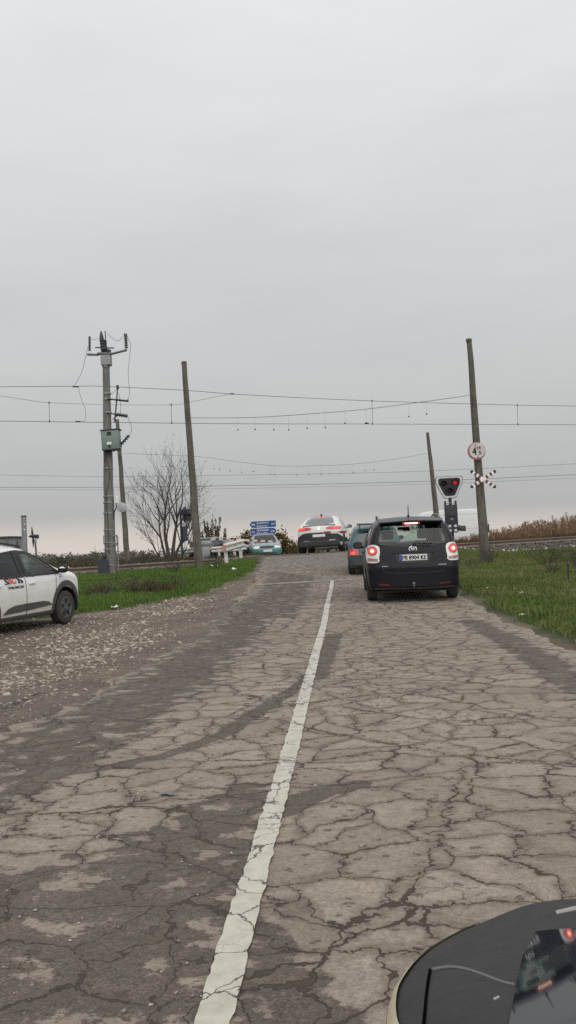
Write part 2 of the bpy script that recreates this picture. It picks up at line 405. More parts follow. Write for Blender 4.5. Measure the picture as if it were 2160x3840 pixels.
ry = np.unique(np.concatenate([np.arange(-29, 1.5, 1.0), np.arange(1.5, 9, .05), np.arange(9, 20, .09), np.arange(20, 62.01, .16)]))
ru = np.linspace(0, 1, 101); nx, ny = len(ru), len(ry)
Yr = np.repeat(ry[:, None], nx, 1)
el_ = xl(ry)+(fnoise(ry*1.7, ry*0, 3)-.5)*.50+(fnoise(ry*4.5, ry*0, 4)-.5)*.34+(vnoise(ry*14, ry*0, 14)-.5)*.12
er_ = xr(ry)+(fnoise(ry*1.1, ry*0+9, 6)-.5)*.30+(fnoise(ry*8, ry*0, 8)-.5)*.12
Xr = el_[:, None]*(1-ru)+er_[:, None]*ru
edge = np.minimum(Xr-el_[:, None], er_[:, None]-Xr)
Zr = Hroad(Xr, Yr) - .035*(1-ss(edge, 0, .10)) + .006 + (fnoise(Xr*.8, Yr*.8, 21)-.5)*.022
V = np.stack([Xr, Yr, Zr], -1).reshape(-1, 3)
i = (np.arange(ny-1)[:, None]*nx + np.arange(nx-1)[None, :]).ravel()
me = raw_mesh('road', V, np.stack([i, i+1, i+nx+1, i+nx], -1), smooth=True)
dark = np.zeros(Xr.shape)
def dmax(v): 
    global dark; dark = np.maximum(dark, v)
# worn and patched ground with shapes of its own: turning track, sealed joints, stripped surface
dmax(.68*soft_poly(Xr, Yr, [gp(*p) for p in ((-60, 2800), (-60, 3060), (260, 2900), (540, 2730), (790, 2570), (940, 2420), (1060, 2260), (960, 2262), (820, 2330), (700, 2420), (540, 2520), (330, 2640), (130, 2740))], .4))
dmax(1.2*(1-ss(seg_dist(Xr, Yr, [gp(*p) for p in ((230, 2905), (420, 2880), (640, 2830), (850, 2750), (1000, 2650), (1130, 2570), (1230, 2480))]), .035, .085)))
dmax(1.15*(1-ss(seg_dist(Xr, Yr, [gp(*p) for p in ((1060, 3050), (1180, 2985), (1330, 2950))]), .05, .10)))
dmax(.95*(1-ss(seg_dist(Xr, Yr, [gp(*p) for p in ((1190, 2540), (1235, 2440), (1255, 2380))]), .06, .13)))
dmax(.66*soft_poly(Xr, Yr, [gp(*p) for p in ((-200, 3270), (340, 3240), (620, 3090), (900, 2940), (1010, 2960), (930, 3300), (810, 3560), (760, 3900), (-200, 3900))], .3))
dmax(.66*soft_poly(Xr, Yr, [gp(*p) for p in ((840, 3900), (1000, 3380), (1130, 3640), (1330, 3760), (1330, 3900))], .18))
dmax(.80*(1-ss(seg_dist(Xr, Yr, [gp(*p) for p in ((1760, 2330), (1900, 2400), (2060, 2500), (2200, 2590))]), .08, .28)))
dmax(.52*soft_poly(Xr, Yr, [gp(*p) for p in ((930, 2330), (1010, 2200), (1190, 2210), (1120, 2330))], .3))
add_attr(me, 'worn', dark.ravel())
# fine crazing near the centre line and on the left side; big plates on the right
craze = .75*(1-ss(np.abs(Xr-.05), .25, .8))*ss(Yr, 5, 8)+.35*ss(-Xr, .4, 1.4)*ss(Yr, 9, 13)+.45*ss(Yr, 11, 17)
add_attr(me, 'craze', np.clip(craze, 0, 1).ravel())
add_attr(me, 'cross', (ss(Yr, 27, 30)*(1-.4*ss(Yr, 44, 50))).ravel())
add_attr(me, 'edge', edge.ravel())

def crack_nodes(nt, pos, craze):
    wv = N(nt, 'ShaderNodeVectorMath', {0: NOISE(nt, pos, 2.0, 5, .62, out=1), 1: (.5, .5, .5)}, operation='SUBTRACT').outputs[0]
    wv = N(nt, 'ShaderNodeVectorMath', {0: wv, 'Scale': .46}, operation='SCALE').outputs[0]
    w2 = N(nt, 'ShaderNodeVectorMath', {0: NOISE(nt, pos, 14.0, 4, .6, out=1), 1: (.5, .5, .5)}, operation='SUBTRACT').outputs[0]
    w2 = N(nt, 'ShaderNodeVectorMath', {0: w2, 'Scale': .055}, operation='SCALE').outputs[0]
    w3 = N(nt, 'ShaderNodeVectorMath', {0: NOISE(nt, pos, 48.0, 3, .65, out=1), 1: (.5, .5, .5)}, operation='SUBTRACT').outputs[0]
    w3 = N(nt, 'ShaderNodeVectorMath', {0: w3, 'Scale': .024}, operation='SCALE').outputs[0]
    p = N(nt, 'ShaderNodeVectorMath', {0: N(nt, 'ShaderNodeVectorMath', {0: pos, 1: wv}).outputs[0], 1: w2}).outputs[0]
    p = N(nt, 'ShaderNodeVectorMath', {0: p, 1: w3}).outputs[0]
    def vor(scale, rnd=1.0):
        return N(nt, 'ShaderNodeTexVoronoi', {'Vector': p, 'Scale': scale, 'Randomness': rnd}, voronoi_dimensions='2D', feature='DISTANCE_TO_EDGE').outputs['Distance']
    d1 = MA(nt, 'DIVIDE', vor(3.2), 3.2); d2 = MA(nt, 'DIVIDE', vor(7.5), 7.5); d0 = MA(nt, 'DIVIDE', vor(.62), .62)
    wn = NOISE(nt, pos, 2.6, 3, .6)
    wd = MA(nt, 'ADD', MA(nt, 'MULTIPLY', SMOOTH(nt, wn, .47, .76), .0125), .0031)      # crack half width, m
    def line(d, w): return MA(nt, 'SUBTRACT', 1.0, SMOOTH(nt, MA(nt, 'DIVIDE', d, w), .55, 1.25))
    c1 = line(d1, wd); c0 = line(d0, MA(nt, 'MULTIPLY', wd, 1.15))
    gate = SMOOTH(nt, MA(nt, 'ADD', NOISE(nt, pos, .9, 3, .5), MA(nt, 'MULTIPLY', craze, .34)), .56, .68)
    c2 = MA(nt, 'MULTIPLY', line(d2, MA(nt, 'MULTIPLY', wd, .62)), gate)
    # some edges of the plates have healed over
    heal = SMOOTH(nt, NOISE(nt, pos, 1.15, 2, .5), .27, .37)
    c1 = MA(nt, 'MULTIPLY', c1, heal)
    cr = MA(nt, 'MAXIMUM', MA(nt, 'MAXIMUM', c1, c0), c2)
    tint = N(nt, 'ShaderNodeSeparateColor', {0: N(nt, 'ShaderNodeTexVoronoi', {'Vector': p, 'Scale': 3.2}, voronoi_dimensions='2D').outputs['Color']}).outputs[0]
    return cr, d1, d0, wn, tint, MA(nt, 'MAXIMUM', d1, MA(nt, 'SUBTRACT', .2, MA(nt, 'MULTIPLY', heal, .2)))
def road_mat():
    m, nt, out = newmat('cracked_asphalt')
    pos = N(nt, 'ShaderNodeNewGeometry').outputs['Position']
    A = lambda n: N(nt, 'ShaderNodeAttribute', attribute_name=n).outputs['Fac']
    worn, craze, cross, edge = A('worn'), A('craze'), A('cross'), A('edge')
    worn = MA(nt, 'MULTIPLY', worn, MA(nt, 'ADD', MA(nt, 'MULTIPLY', NOISE(nt, pos, 6.0, 5, .65), 1.3), .35))
    cr, d1, d0, wn, tint, d1h = crack_nodes(nt, pos, craze)
    big = NOISE(nt, pos, .9, 6, .62); mid = NOISE(nt, pos, 7.5, 6, .68); fine = NOISE(nt, pos, 95, 4, .7); grit = NOISE(nt, pos, 330, 2, .6)
    stretch = N(nt, 'ShaderNodeMapping', {'Vector': pos, 'Scale': (3.4, 4.6, 1.0), 'Rotation': (0, 0, .25)}).outputs[0]
    frag = NOISE(nt, stretch, 1.5, 7, .72)
    # stripped surface: follows the drawn wear, creeps in along the cracks
    near = MA(nt, 'SUBTRACT', 1.0, SMOOTH(nt, MA(nt, 'MINIMUM', d1, d0), .0, .15))
    w = MA(nt, 'ADD', MA(nt, 'MULTIPLY', worn, .50), MA(nt, 'MULTIPLY', MA(nt, 'SUBTRACT', frag, .5), 1.6))
    w = MA(nt, 'ADD', w, MA(nt, 'MULTIPLY', MA(nt, 'MULTIPLY', near, MA(nt, 'ADD', worn, .10)), .62))
    w = MA(nt, 'ADD', w, MA(nt, 'MULTIPLY', MA(nt, 'SUBTRACT', big, .5), .35))
    w = SMOOTH(nt, w, .30, .44)
    plate = RAMP(nt, MA(nt, 'ADD', MA(nt, 'MULTIPLY', mid, .55), MA(nt, 'MULTIPLY', big, .45)), [(.30, (.185, .152, .124)), (.5, (.262, .217, .177)), (.7, (.33, .276, .228))])
    under = RAMP(nt, MA(nt, 'ADD', MA(nt, 'MULTIPLY', fine, .6), MA(nt, 'MULTIPLY', mid, .4)), [(.3, (.050, .038, .029)), (.52, (.102, .080, .062)), (.72, (.20, .163, .13))])
    c = MIX(nt, w, plate, under)
    grey = RAMP(nt, MA(nt, 'ADD', MA(nt, 'MULTIPLY', frag, .5), MA(nt, 'MULTIPLY', mid, .5)), [(.34, (.13, .115, .102)), (.5, (.20, .18, .163)), (.66, (.27, .247, .225))])
    c = MIX(nt, MA(nt, 'MULTIPLY', cross, .75), c, grey)
    # tint left by tyres and dust, mottled grains
    c = MIX(nt, MA(nt, 'MULTIPLY', worn, .30, clamp=True), c, (.105, .085, .066))
    c = MIX(nt, 1.0, c, RAMP(nt, MA(nt, 'ADD', MA(nt, 'MULTIPLY', fine, .6), MA(nt, 'MULTIPLY', NOISE(nt, pos, 36, 4, .7), .4)), [(.30, (.50, .48, .46)), (.5, (1.0, 1.0, 1.0)), (.70, (1.45, 1.45, 1.45))]), 'MULTIPLY')
    c = MIX(nt, SMOOTH(nt, grit, .62, .70, 0, .6), c, (.46, .42, .37))
    # pits: small lost stones
    pitv = N(nt, 'ShaderNodeTexVoronoi', {'Vector': N(nt, 'ShaderNodeVectorMath', {0: stretch, 1: N(nt, 'ShaderNodeVectorMath', {0: NOISE(nt, pos, 25, 3, .6, out=1), 'Scale': .35}, operation='SCALE').outputs[0]}).outputs[0], 'Scale': 2.6, 'Randomness': 1.0}, voronoi_dimensions='2D')
    prnd = N(nt, 'ShaderNodeSeparateColor', {0: pitv.outputs['Color']}).outputs[0]
    pit = MA(nt, 'MULTIPLY', MA(nt, 'SUBTRACT', 1.0, SMOOTH(nt, pitv.outputs['Distance'], .04, .22)), SMOOTH(nt, prnd, .55, .75))
    c = MIX(nt, MA(nt, 'MULTIPLY', pit, .75), c, (.07, .056, .046))
    # plates differ a little; dirt has crept out from the cracks
    c = MIX(nt, 1.0, c, RAMP(nt, tint, [(0, (.86, .855, .85)), (1, (1.08, 1.08, 1.075))]), 'MULTIPLY')
    halo = MA(nt, 'SUBTRACT', 1.0, SMOOTH(nt, MA(nt, 'ADD', MA(nt, 'MINIMUM', d1h, d0), MA(nt, 'MULTIPLY', MA(nt, 'SUBTRACT', mid, .5), .09)), .0, .06))
    c = MIX(nt, MA(nt, 'MULTIPLY', halo, .5), c, (.095, .074, .057))
    # crack filling: dark earth
    fill = MIX(nt, fine, (.034, .022, .015), (.085, .060, .043))
    c = MIX(nt, MA(nt, 'MULTIPLY', cr, MA(nt, 'SUBTRACT', .97, MA(nt, 'MULTIPLY', cross, .6))), c, fill)
    # dusty crumbling margin
    mg = MA(nt, 'MULTIPLY', MA(nt, 'SUBTRACT', 1.0, SMOOTH(nt, MA(nt, 'ADD', edge, MA(nt, 'MULTIPLY', MA(nt, 'SUBTRACT', mid, .5), .8)), .0, .26)), .55)
    c = MIX(nt, mg, c, (.27, .228, .182))
    h = MA(nt, 'ADD', MA(nt, 'MULTIPLY', fine, .16), MA(nt, 'MULTIPLY', grit, .05))
    h = MA(nt, 'SUBTRACT', h, MA(nt, 'MULTIPLY', cr, .9)); h = MA(nt, 'SUBTRACT', h, MA(nt, 'MULTIPLY', pit, .5)); h = MA(nt, 'SUBTRACT', h, MA(nt, 'MULTIPLY', w, .3))
    b = N(nt, 'ShaderNodeBump', {'Strength': .9, 'Distance': .016, 'Height': h})
    rg = MA(nt, 'SUBTRACT', .92, MA(nt, 'MULTIPLY', w, .16))
    p = N(nt, 'ShaderNodeBsdfPrincipled', {'Base Color': c, 'Roughness': rg, 'Specular IOR Level': .35, 'Normal': b.outputs[0]})
    nt.links.new(p.outputs[0], out.inputs[0]); return m
M['road'] = road_mat()
tag(link_mesh('road', me, M['road']), kind='structure')

def paint_mat(name, fade=0.0):
    m, nt, out = newmat(name)
    pos = N(nt, 'ShaderNodeNewGeometry').outputs['Position']
    cr, d1, d0, wn, tint, d1h = crack_nodes(nt, pos, .2)
    hair = N(nt, 'ShaderNodeTexVoronoi', {'Vector': N(nt, 'ShaderNodeVectorMath', {0: pos, 1: N(nt, 'ShaderNodeVectorMath', {0: NOISE(nt, pos, 9, 4, .6, out=1), 'Scale': .10}, operation='SCALE').outputs[0]}).outputs[0], 'Scale': 7.0}, voronoi_dimensions='2D', feature='DISTANCE_TO_EDGE').outputs['Distance']
    hair = MA(nt, 'MULTIPLY', MA(nt, 'SUBTRACT', 1.0, SMOOTH(nt, hair, .010, .028)), SMOOTH(nt, NOISE(nt, pos, 1.3, 3), .60, .70))
    cr = MA(nt, 'MAXIMUM', cr, hair)
    mid = NOISE(nt, pos, 12, 5, .65); fine = NOISE(nt, pos, 120, 4, .7)
    c = RAMP(nt, mid, [(.3, (.40, .37, .31)), (.6, (.52, .49, .42)), (.8, (.57, .54, .475))])
    chip = SMOOTH(nt, MA(nt, 'ADD', MA(nt, 'MULTIPLY', fine, .6), MA(nt, 'MULTIPLY', mid, .4)), .58-fade*.12, .66-fade*.08)
    c = MIX(nt, MA(nt, 'MULTIPLY', chip, .6+.35*fade), c, (.20, .17, .14))
    c = MIX(nt, MA(nt, 'MULTIPLY', cr, .9), c, (.075, .06, .047))
    h = MA(nt, 'SUBTRACT', MA(nt, 'MULTIPLY', fine, .15), cr)
    b = N(nt, 'ShaderNodeBump', {'Strength': .8, 'Distance': .012, 'Height': h})
    p = N(nt, 'ShaderNodeBsdfPrincipled', {'Base Color': c, 'Roughness': .75, 'Normal': b.outputs[0]})
    nt.links.new(p.outputs[0], out.inputs[0]); return m
def strip(name, P, w, mat, jag=.009, step=.02, lift=.008):
    """painted line: a thin raised sheet with ragged margins that follows the carriageway"""
    P = np.array(P, float); L = np.concatenate([[0], np.cumsum(np.hypot(*np.diff(P, axis=0).T))])
    t = np.arange(0, L[-1], step); x = np.interp(t, L, P[:, 0]); y = np.interp(t, L, P[:, 1])
    dx = np.gradient(x); dy = np.gradient(y); l = np.hypot(dx, dy); nx_, ny_ = -dy/l, dx/l
    ja = (fnoise(t*14, t*0, 31)-.5)*jag*2 - np.clip(fnoise(t*3.1, t*0, 33)-.72, 0, 1)*jag*14
    jb = (fnoise(t*14, t*0+5, 32)-.5)*jag*2 - np.clip(fnoise(t*2.7, t*0+3, 34)-.74, 0, 1)*jag*8
    rows = []
    for u in np.linspace(-1, 1, 5):
        o = u*w/2 + (ja if u > 0 else -jb)*(abs(u) == 1)*np.sign(u)*np.sign(u)
        xx = x+nx_*o; yy = y+ny_*o
        rows.append(np.stack([xx, yy, Hroad(xx, yy)+.006+(fnoise(xx*.8, yy*.8, 21)-.5)*.022+lift], -1))
    V = np.stack(rows, 1).reshape(-1, 3); n = len(t)
    i = (np.arange(n-1)[:, None]*5+np.arange(4)[None, :]).ravel()
    o = link_mesh(name, raw_mesh(name, V, np.stack([i, i+1, i+6, i+5], -1), True), mat); return tag(o, kind='structure')
strip('centre_line', [(-.50, -6), (-.43, 1.2), (-.405, 2.4), (-.385, 4.4), (-.365, 10), (-.33, 18), (-.31, 24.1)], .100, paint_mat('line_paint'))
strip('stop_line', [(-2.35, 23.3), (-.3, 24.0), (1.4, 24.6), (2.3, 24.9)], .38, paint_mat('worn_stop_paint', 1.6), jag=.05, step=.04)

# a little water lying in a hollow between two plates
pc = gp(628, 2985); mb = MB(); ring = []
for k in range(22):
    a = 2*math.pi*k/22; r_ = .35+.6*random.random(); ring.append((pc[0]+.07*r_*math.cos(a)-.02*math.sin(a), pc[1]+.05*r_*math.sin(a), road_z(*pc)+.016))
mb.add(ring+[(pc[0], pc[1], road_z(*pc)+.016)], [(k, (k+1) % 22, 22) for k in range(22)])
tag(mb.build('puddle', pmat('standing_water', (.06, .062, .065), .04, var=.05)), 'small puddle in a broken hollow of the asphalt left of the white line', 'puddle')

# cross road beyond the railway
me, X, Y = grid_mesh('cross_road', np.arange(-90, 91, 1.5), np.linspace(0, 6.5, 6), lambda X, Y: X*0)
cv = np.zeros(len(me.vertices)*3, np.float32); me.vertices.foreach_get('co', cv); cv = cv.reshape(-1, 3)
cv[:, 1] += 53.0 + .10*cv[:, 0]; cv[:, 2] = Hland(cv[:, 0], cv[:, 1])+.05
me.vertices.foreach_set('co', cv.ravel()); me.update()
tag(link_mesh('cross_road', me, pmat('far_asphalt', (.15, .14, .13), .9, scale=1.0)), kind='structure')

# ------------------------------------------------------------------ stones, track, plants on the ground
ICO = None
def stones(name, pts, sizes, mat, parent=None, flat=.55):
    """joined loose stones: each one a small irregular solid (12 vertices)"""
    g = (1+5**.5)/2
    B = np.array([(-1, g, 0), (1, g, 0), (-1, -g, 0), (1, -g, 0), (0, -1, g), (0, 1, g), (0, -1, -g), (0, 1, -g), (g, 0, -1), (g, 0, 1), (-g, 0, -1), (-g, 0, 1)])/1.9
    Fi = np.array([(0, 11, 5), (0, 5, 1), (0, 1, 7), (0, 7, 10), (0, 10, 11), (1, 5, 9), (5, 11, 4), (11, 10, 2), (10, 7, 6), (7, 1, 8), (3, 9, 4), (3, 4, 2), (3, 2, 6), (3, 6, 8), (3, 8, 9), (4, 9, 5), (2, 4, 11), (6, 2, 10), (8, 6, 7), (9, 8, 1)])
    n = len(pts); J = B[None]*(1+rng.uniform(-.38, .38, (n, 12, 1))); J = J*np.stack([np.ones(n), rng.uniform(.55, 1, n), rng.uniform(flat*.6, flat*1.2, n)], -1)[:, None, :]
    a = rng.uniform(0, 2*np.pi, n); ca, sa = np.cos(a)[:, None], np.sin(a)[:, None]
    x = J[..., 0]*ca-J[..., 1]*sa; y = J[..., 0]*sa+J[..., 1]*ca; tl = rng.uniform(-.35, .35, (n, 1)); z = J[..., 2]+x*tl
    V = np.stack([x, y, z], -1)*np.asarray(sizes)[:, None, None]*.5 + np.asarray(pts)[:, None, :]
    Fc = (Fi[None]+12*np.arange(n)[:, None, None]).reshape(-1, 3)
    me = raw_mesh(name, V.reshape(-1, 3), Fc); add_attr(me, 'rnd', np.repeat(rng.random(n), 12))
    o = link_mesh(name, me, mat, parent); return tag(o, kind='stuff')
def stonemat(name, stops):
    m, nt, out = newmat(name); a = N(nt, 'ShaderNodeAttribute', attribute_name='rnd').outputs['Fac']
    pos = N(nt, 'ShaderNodeNewGeometry').outputs['Position']
    c = MIX(nt, .5, RAMP(nt, a, stops), RAMP(nt, NOISE(nt, pos, 45, 4, .7), stops))
    p = N(nt, 'ShaderNodeBsdfPrincipled', {'Base Color': c, 'Roughness': .9}); nt.links.new(p.outputs[0], out.inputs[0]); return m
M['gravel'] = stonemat('limestone_gravel', [(.1, (.12, .098, .08)), (.35, (.25, .208, .17)), (.65, (.40, .345, .29)), (1, (.56, .505, .445))])
M['ballast'] = stonemat('ballast_stone', [(.1, (.06, .048, .04)), (.5, (.125, .105, .088)), (.85, (.22, .195, .17)), (1, (.45, .42, .39))])
# gravel lying thick on the left forecourt, thinner towards the carriageway
n = 60000; x = rng.uniform(-11, -2.2, n); y = rng.uniform(3.5, 24, n)
gm = grass_mask(x, y); den = fnoise(x*.9, y*.9, 41)*1.7-.62 + .42*np.exp(-((x+4.3)/1.6)**2)*np.exp(-((y-14.3)/3.8)**2)
den = den*ss(xl(y)-x, -.12, 1.1)*(1-ss(gm, .0, .25))
k = rng.random(n) < den*1.0; x, y = x[k], y[k]
sz = np.exp(rng.normal(math.log(.041), .55, len(x))).clip(.014, .105)
stones('gravel', np.stack([x, y, Hland(x, y)+sz*.06], -1), sz, M['gravel'], None, .42)
n = 45000; x = rng.uniform(-9, -2.0, n); y = rng.uniform(3.5, 26, n); k = (rng.random(n) < .9*fnoise(x*1.5, y*1.5, 46)*ss(xl(y)-x, -.35, .25)*(1-ss(grass_mask(x, y), .0, .25))); x, y = x[k], y[k]
stones('fine_grit', np.stack([x, y, np.maximum(Hland(x, y), np.where(x > xl(y)-.1, Hroad(x, y)-.01, -9))+.004], -1), rng.uniform(.008, .024, len(x)), M['gravel'])
# broken crumbs of asphalt along the ragged road edge
n = 1500; y = rng.uniform(4, 30, n); x = xl(y)+rng.normal(-.15, .22, n); stones('asphalt_crumbs', np.stack([x, y, Hroad(x, y)-.012], -1), rng.uniform(.015, .07, n), M['ballast'], None, .6)
# chips scattered on the worn carriageway
n = 2600; x = rng.uniform(-2.6, 2.3, n); y = 1.8+rng.random(n)**1.6*16
k = rng.random(n) < np.where(x < -.45, .7, .15)*fnoise(x*1.2, y*1.2, 44)*1.6; x, y = x[k], y[k]
sz = np.exp(rng.normal(math.log(.011), .45, len(x))).clip(.004, .04)
stones('loose_chippings', np.stack([x, y, Hroad(x, y)+.010+(fnoise(x*.8, y*.8, 21)-.5)*.022], -1), sz, M['gravel'])

# ---- railway: rails, sleepers, ballast
tdir = Vector((1, TRK, 0)).normalized(); tnor = Vector((-tdir.y, tdir.x, 0)); TRK0 = Vector((0, 37.4, 0))
def track_pt(u, v=0.0):
    p = TRK0 + tdir*u + tnor*v; return p
def rail_z(u): return .975 + .0125*max(-18, min(18, u*.92)) 
trk = empty('railway_track', TRK0); tag(trk, kind='structure')
def rail_mesh(v):
    prof = [(-.07, -.16), (.07, -.16), (.07, -.145), (.012, -.12), (.012, -.045), (.036, -.035), (.036, -.004), (.028, 0), (-.028, 0), (-.036, -.004), (-.036, -.035), (-.012, -.045), (-.012, -.12), (-.07, -.145)]
    us = [-75, -40, -24, -18, -12, -6, -3.5, 0, 3.5, 6, 12, 18, 24, 40, 75]; mb = MB(); n = len(prof); VV = []
    for u in us:
        p = track_pt(u, v)-TRK0
        for (a, b) in prof: q = p+tnor*a; VV.append((q.x, q.y, rail_z(u)+b))
    mb.add(VV, [(i*n+k, i*n+(k+1) % n, (i+1)*n+(k+1) % n, (i+1)*n+k) for i in range(len(us)-1) for k in range(n)])
    return mb
def railmat():
    m, nt, out = newmat('railway_rail'); nz = N(nt, 'ShaderNodeSeparateXYZ', {0: N(nt, 'ShaderNodeNewGeometry').outputs['Normal']}).outputs[2]
    pos = N(nt, 'ShaderNodeNewGeometry').outputs['Position']
    c = MIX(nt, SMOOTH(nt, nz, .7, .95), RAMP(nt, NOISE(nt, pos, 9, 4), [(.3, (.075, .05, .038)), (.7, (.15, .105, .08))]), (.36, .32, .29))
    p = N(nt, 'ShaderNodeBsdfPrincipled', {'Base Color': c, 'Roughness': .55, 'Metallic': .35}); nt.links.new(p.outputs[0], out.inputs[0]); return m
M['railm'] = railmat()
for v in (-.75, .75): rail_mesh(v).build('rail', M['railm'], trk, smooth=25)
sl = MB().box((0, 0, 0), (.26, 2.5, .16), None, .02).build('sleeper', M['concrete_old'], trk, smooth=40)
first = True
for u in np.arange(-24, 25, .65):
    q = track_pt(u)-TRK0
    if -3.3 < q.x < 3.4: continue
    o = sl if first else sl.copy()
    if not first: col.objects.link(o)
    first = False
    o.location = (q.x, q.y, rail_z(u)-.245); o.rotation_euler = (0, 0, math.atan(TRK))
n = 9000; u = rng.uniform(-26, 30, n); v = rng.normal(0, 1.25, n).clip(-2.9, 2.9)
q = np.array(TRK0)[None]+np.outer(u, tdir)+np.outer(v, tnor)
k = ((q[:, 0] < -3.4) | (q[:, 0] > 3.5)); q, u, v = q[k], u[k], v[k]
zz = np.array([rail_z(a) for a in u])-.17-np.clip(np.abs(v)-1.2, 0, 9)*.16
q[:, 2] = np.maximum(zz, Hland(q[:, 0], q[:, 1])+.01)
o = stones('ballast', q-np.array(TRK0)[None], rng.uniform(.04, .11, len(q)), M['ballast'], trk, .8)
# pale stones thrown up on the near shoulder right of the crossing
n = 700; u = rng.uniform(4.5, 17, n); v = -1.75-np.abs(rng.normal(0, .55, n))
q = np.array(TRK0)[None]+np.outer(u, tdir)+np.outer(v, tnor); k = rng.random(n) < .25+.75*ss(u, 8, 12); q = q[k]
q[:, 2] = Hland(q[:, 0], q[:, 1])+.04
M['pale_stone'] = stonemat('pale_stone', [(0, (.32, .30, .28)), (1, (.72, .70, .67))])
stones('shoulder_stones', q-np.array(TRK0)[None], rng.uniform(.04, .12, len(q)), M['pale_stone'], trk, .8)
# concrete ballast bed under the stones
mb = MB(); us = np.arange(-75, 76, 3.0); VV = []
for u in us:
    for (v, dz) in ((-2.9, -.62), (-1.5, -.22), (1.5, -.22), (2.9, -.62)):
        p = track_pt(u, v)-TRK0; VV.append((p.x, p.y, rail_z(u)+dz))
mb.add(VV, [(i*4+k, i*4+k+1, i*4+k+5, i*4+k+4) for i in range(len(us)-1) for k in range(3)])
bed = mb.build('ballast_bed', pmat('ballast_bed', (.085, .070, .055), .95, scale=14, bump=.03, bscale=20, var=.3), trk)

# ---- grass, weeds, reeds
def blades(name, x, y, h, w, mat, lean=.35, zf=None, seg2=True, z0=None):
    n = len(x); z = (Hland(x, y) if zf is None else zf(x, y))-.01 if z0 is None else z0
    a = rng.uniform(0, 2*np.pi, n); ca, sa = np.cos(a), np.sin(a); b = rng.uniform(0, 2*np.pi, n); l = np.abs(rng.normal(0, lean, n))*h
    P0 = np.stack([x-ca*w, y-sa*w, z], -1); P1 = np.stack([x+ca*w, y+sa*w, z], -1)
    mx = x+np.cos(b)*l*.35; my = y+np.sin(b)*l*.35; mz = z+h*.6
    P2 = np.stack([mx-ca*w*.75, my-sa*w*.75, mz], -1); P3 = np.stack([mx+ca*w*.75, my+sa*w*.75, mz], -1)
    P4 = np.stack([x+np.cos(b)*l, y+np.sin(b)*l, z+h*np.sqrt(np.clip(1-(l/h)**2*.5, .2, 1))], -1)
    V = np.stack([P0, P1, P2, P3, P4], 1).reshape(-1, 3); o = 5*np.arange(n)[:, None]
    Fc = np.concatenate([o+np.array([[0, 1, 3]]), o+np.array([[0, 3, 2]]), o+np.array([[2, 3, 4]])])
    me = raw_mesh(name, V, Fc); add_attr(me, 'rnd', np.repeat(rng.random(n), 5))
    return tag(link_mesh(name, me, mat), kind='stuff')
def scatter(n, x0, x1, y0, y1): return rng.uniform(x0, x1, n), rng.uniform(y0, y1, n)
x, y = scatter(330000, -17, -2.8, 14.5, 36)
s = along(x, y); gm = grass_mask(x, y); k = (gm > rng.uniform(-.1, .35, len(x))) & (s < 35.0) & (x < xl(y)-.12)
x, y = x[k], y[k]; tuft = fnoise(x*.8, y*.8, 51); hh = (.04+.11*tuft**2*rng.uniform(.4, 1.5, len(x))+.07*rng.random(len(x))**3)*(1-.6*ss(along(x, y), 31, 34.5))
blades('grass', x, y, hh, .007+.006*rng.random(len(x)), M['grass'])
x, y = scatter(420000, 2.2, 17, 6.0, 42)
s = along(x, y); gm = grass_mask(x, y); k = (gm > rng.uniform(-.1, .4, len(x))) & (s < 35.7) & (x > xr(y)+.12)
x, y = x[k], y[k]; tuft = fnoise(x*.6, y*.6, 52); rough_ = ss(x-xr(y), 1.0, 3.5)
hh = (1-.45*ss(along(x, y), 29, 33)-.3*ss(along(x, y), 33, 35))*(.04+(.10+.16*rough_)*tuft**2*rng.uniform(.4, 1.5, len(x))+.08*rng.random(len(x))**3)
tag(blades('verge_grass', x, y, hh, .007+.007*rng.random(len(x)), M['grass_r']), kind='stuff')
# loose tufts that have seeded into the dirt margins
x, y = scatter(60000, -9, 3.6, 8, 30); gm = grass_mask(x, y); k = (gm > -.7) & (gm < .1) & (fnoise(x*2.2, y*2.2, 71) > .60) & ((x < xl(y)-.1) | (x > xr(y)-.05)); x, y = x[k], y[k]
blades('margin_tufts', x, y, .03+.07*rng.random(len(x)), .005+.004*rng.random(len(x)), M['grass_r'], lean=.6)
# thin grass and dead stalks among the ballast and on the far side of the line
x, y = scatter(90000, -30, 30, 34, 52); s = along(x, y)
k = (s > 40.2) & ((x < -3.7) | (x > 3.9)) & (fnoise(x*.3, y*.3, 55) > .35); x, y = x[k], y[k]
blades('track_side_grass', x, y, .1+.3*fnoise(x*.5, y*.5, 56)**2+.1*rng.random(len(x)), .010+.008*rng.random(len(x)), M['dry_weed'])
n = 2600; q = rng.normal(size=(n, 2))*np.array([[.75, .5]])*.62; x = -5.3+q[:, 0]; y = 22.0+q[:, 1]+.35*(x+5.3); k = (fnoise(x*1.6, y*1.6, 61) > .46) & (grass_mask(x, y) > .25); x, y = x[k], y[k]
blades('dead_stalks', x, y, .12+.32*rng.random(len(x))**1.5, .006+.006*rng.random(len(x)), M['dry_weed'], lean=.5)
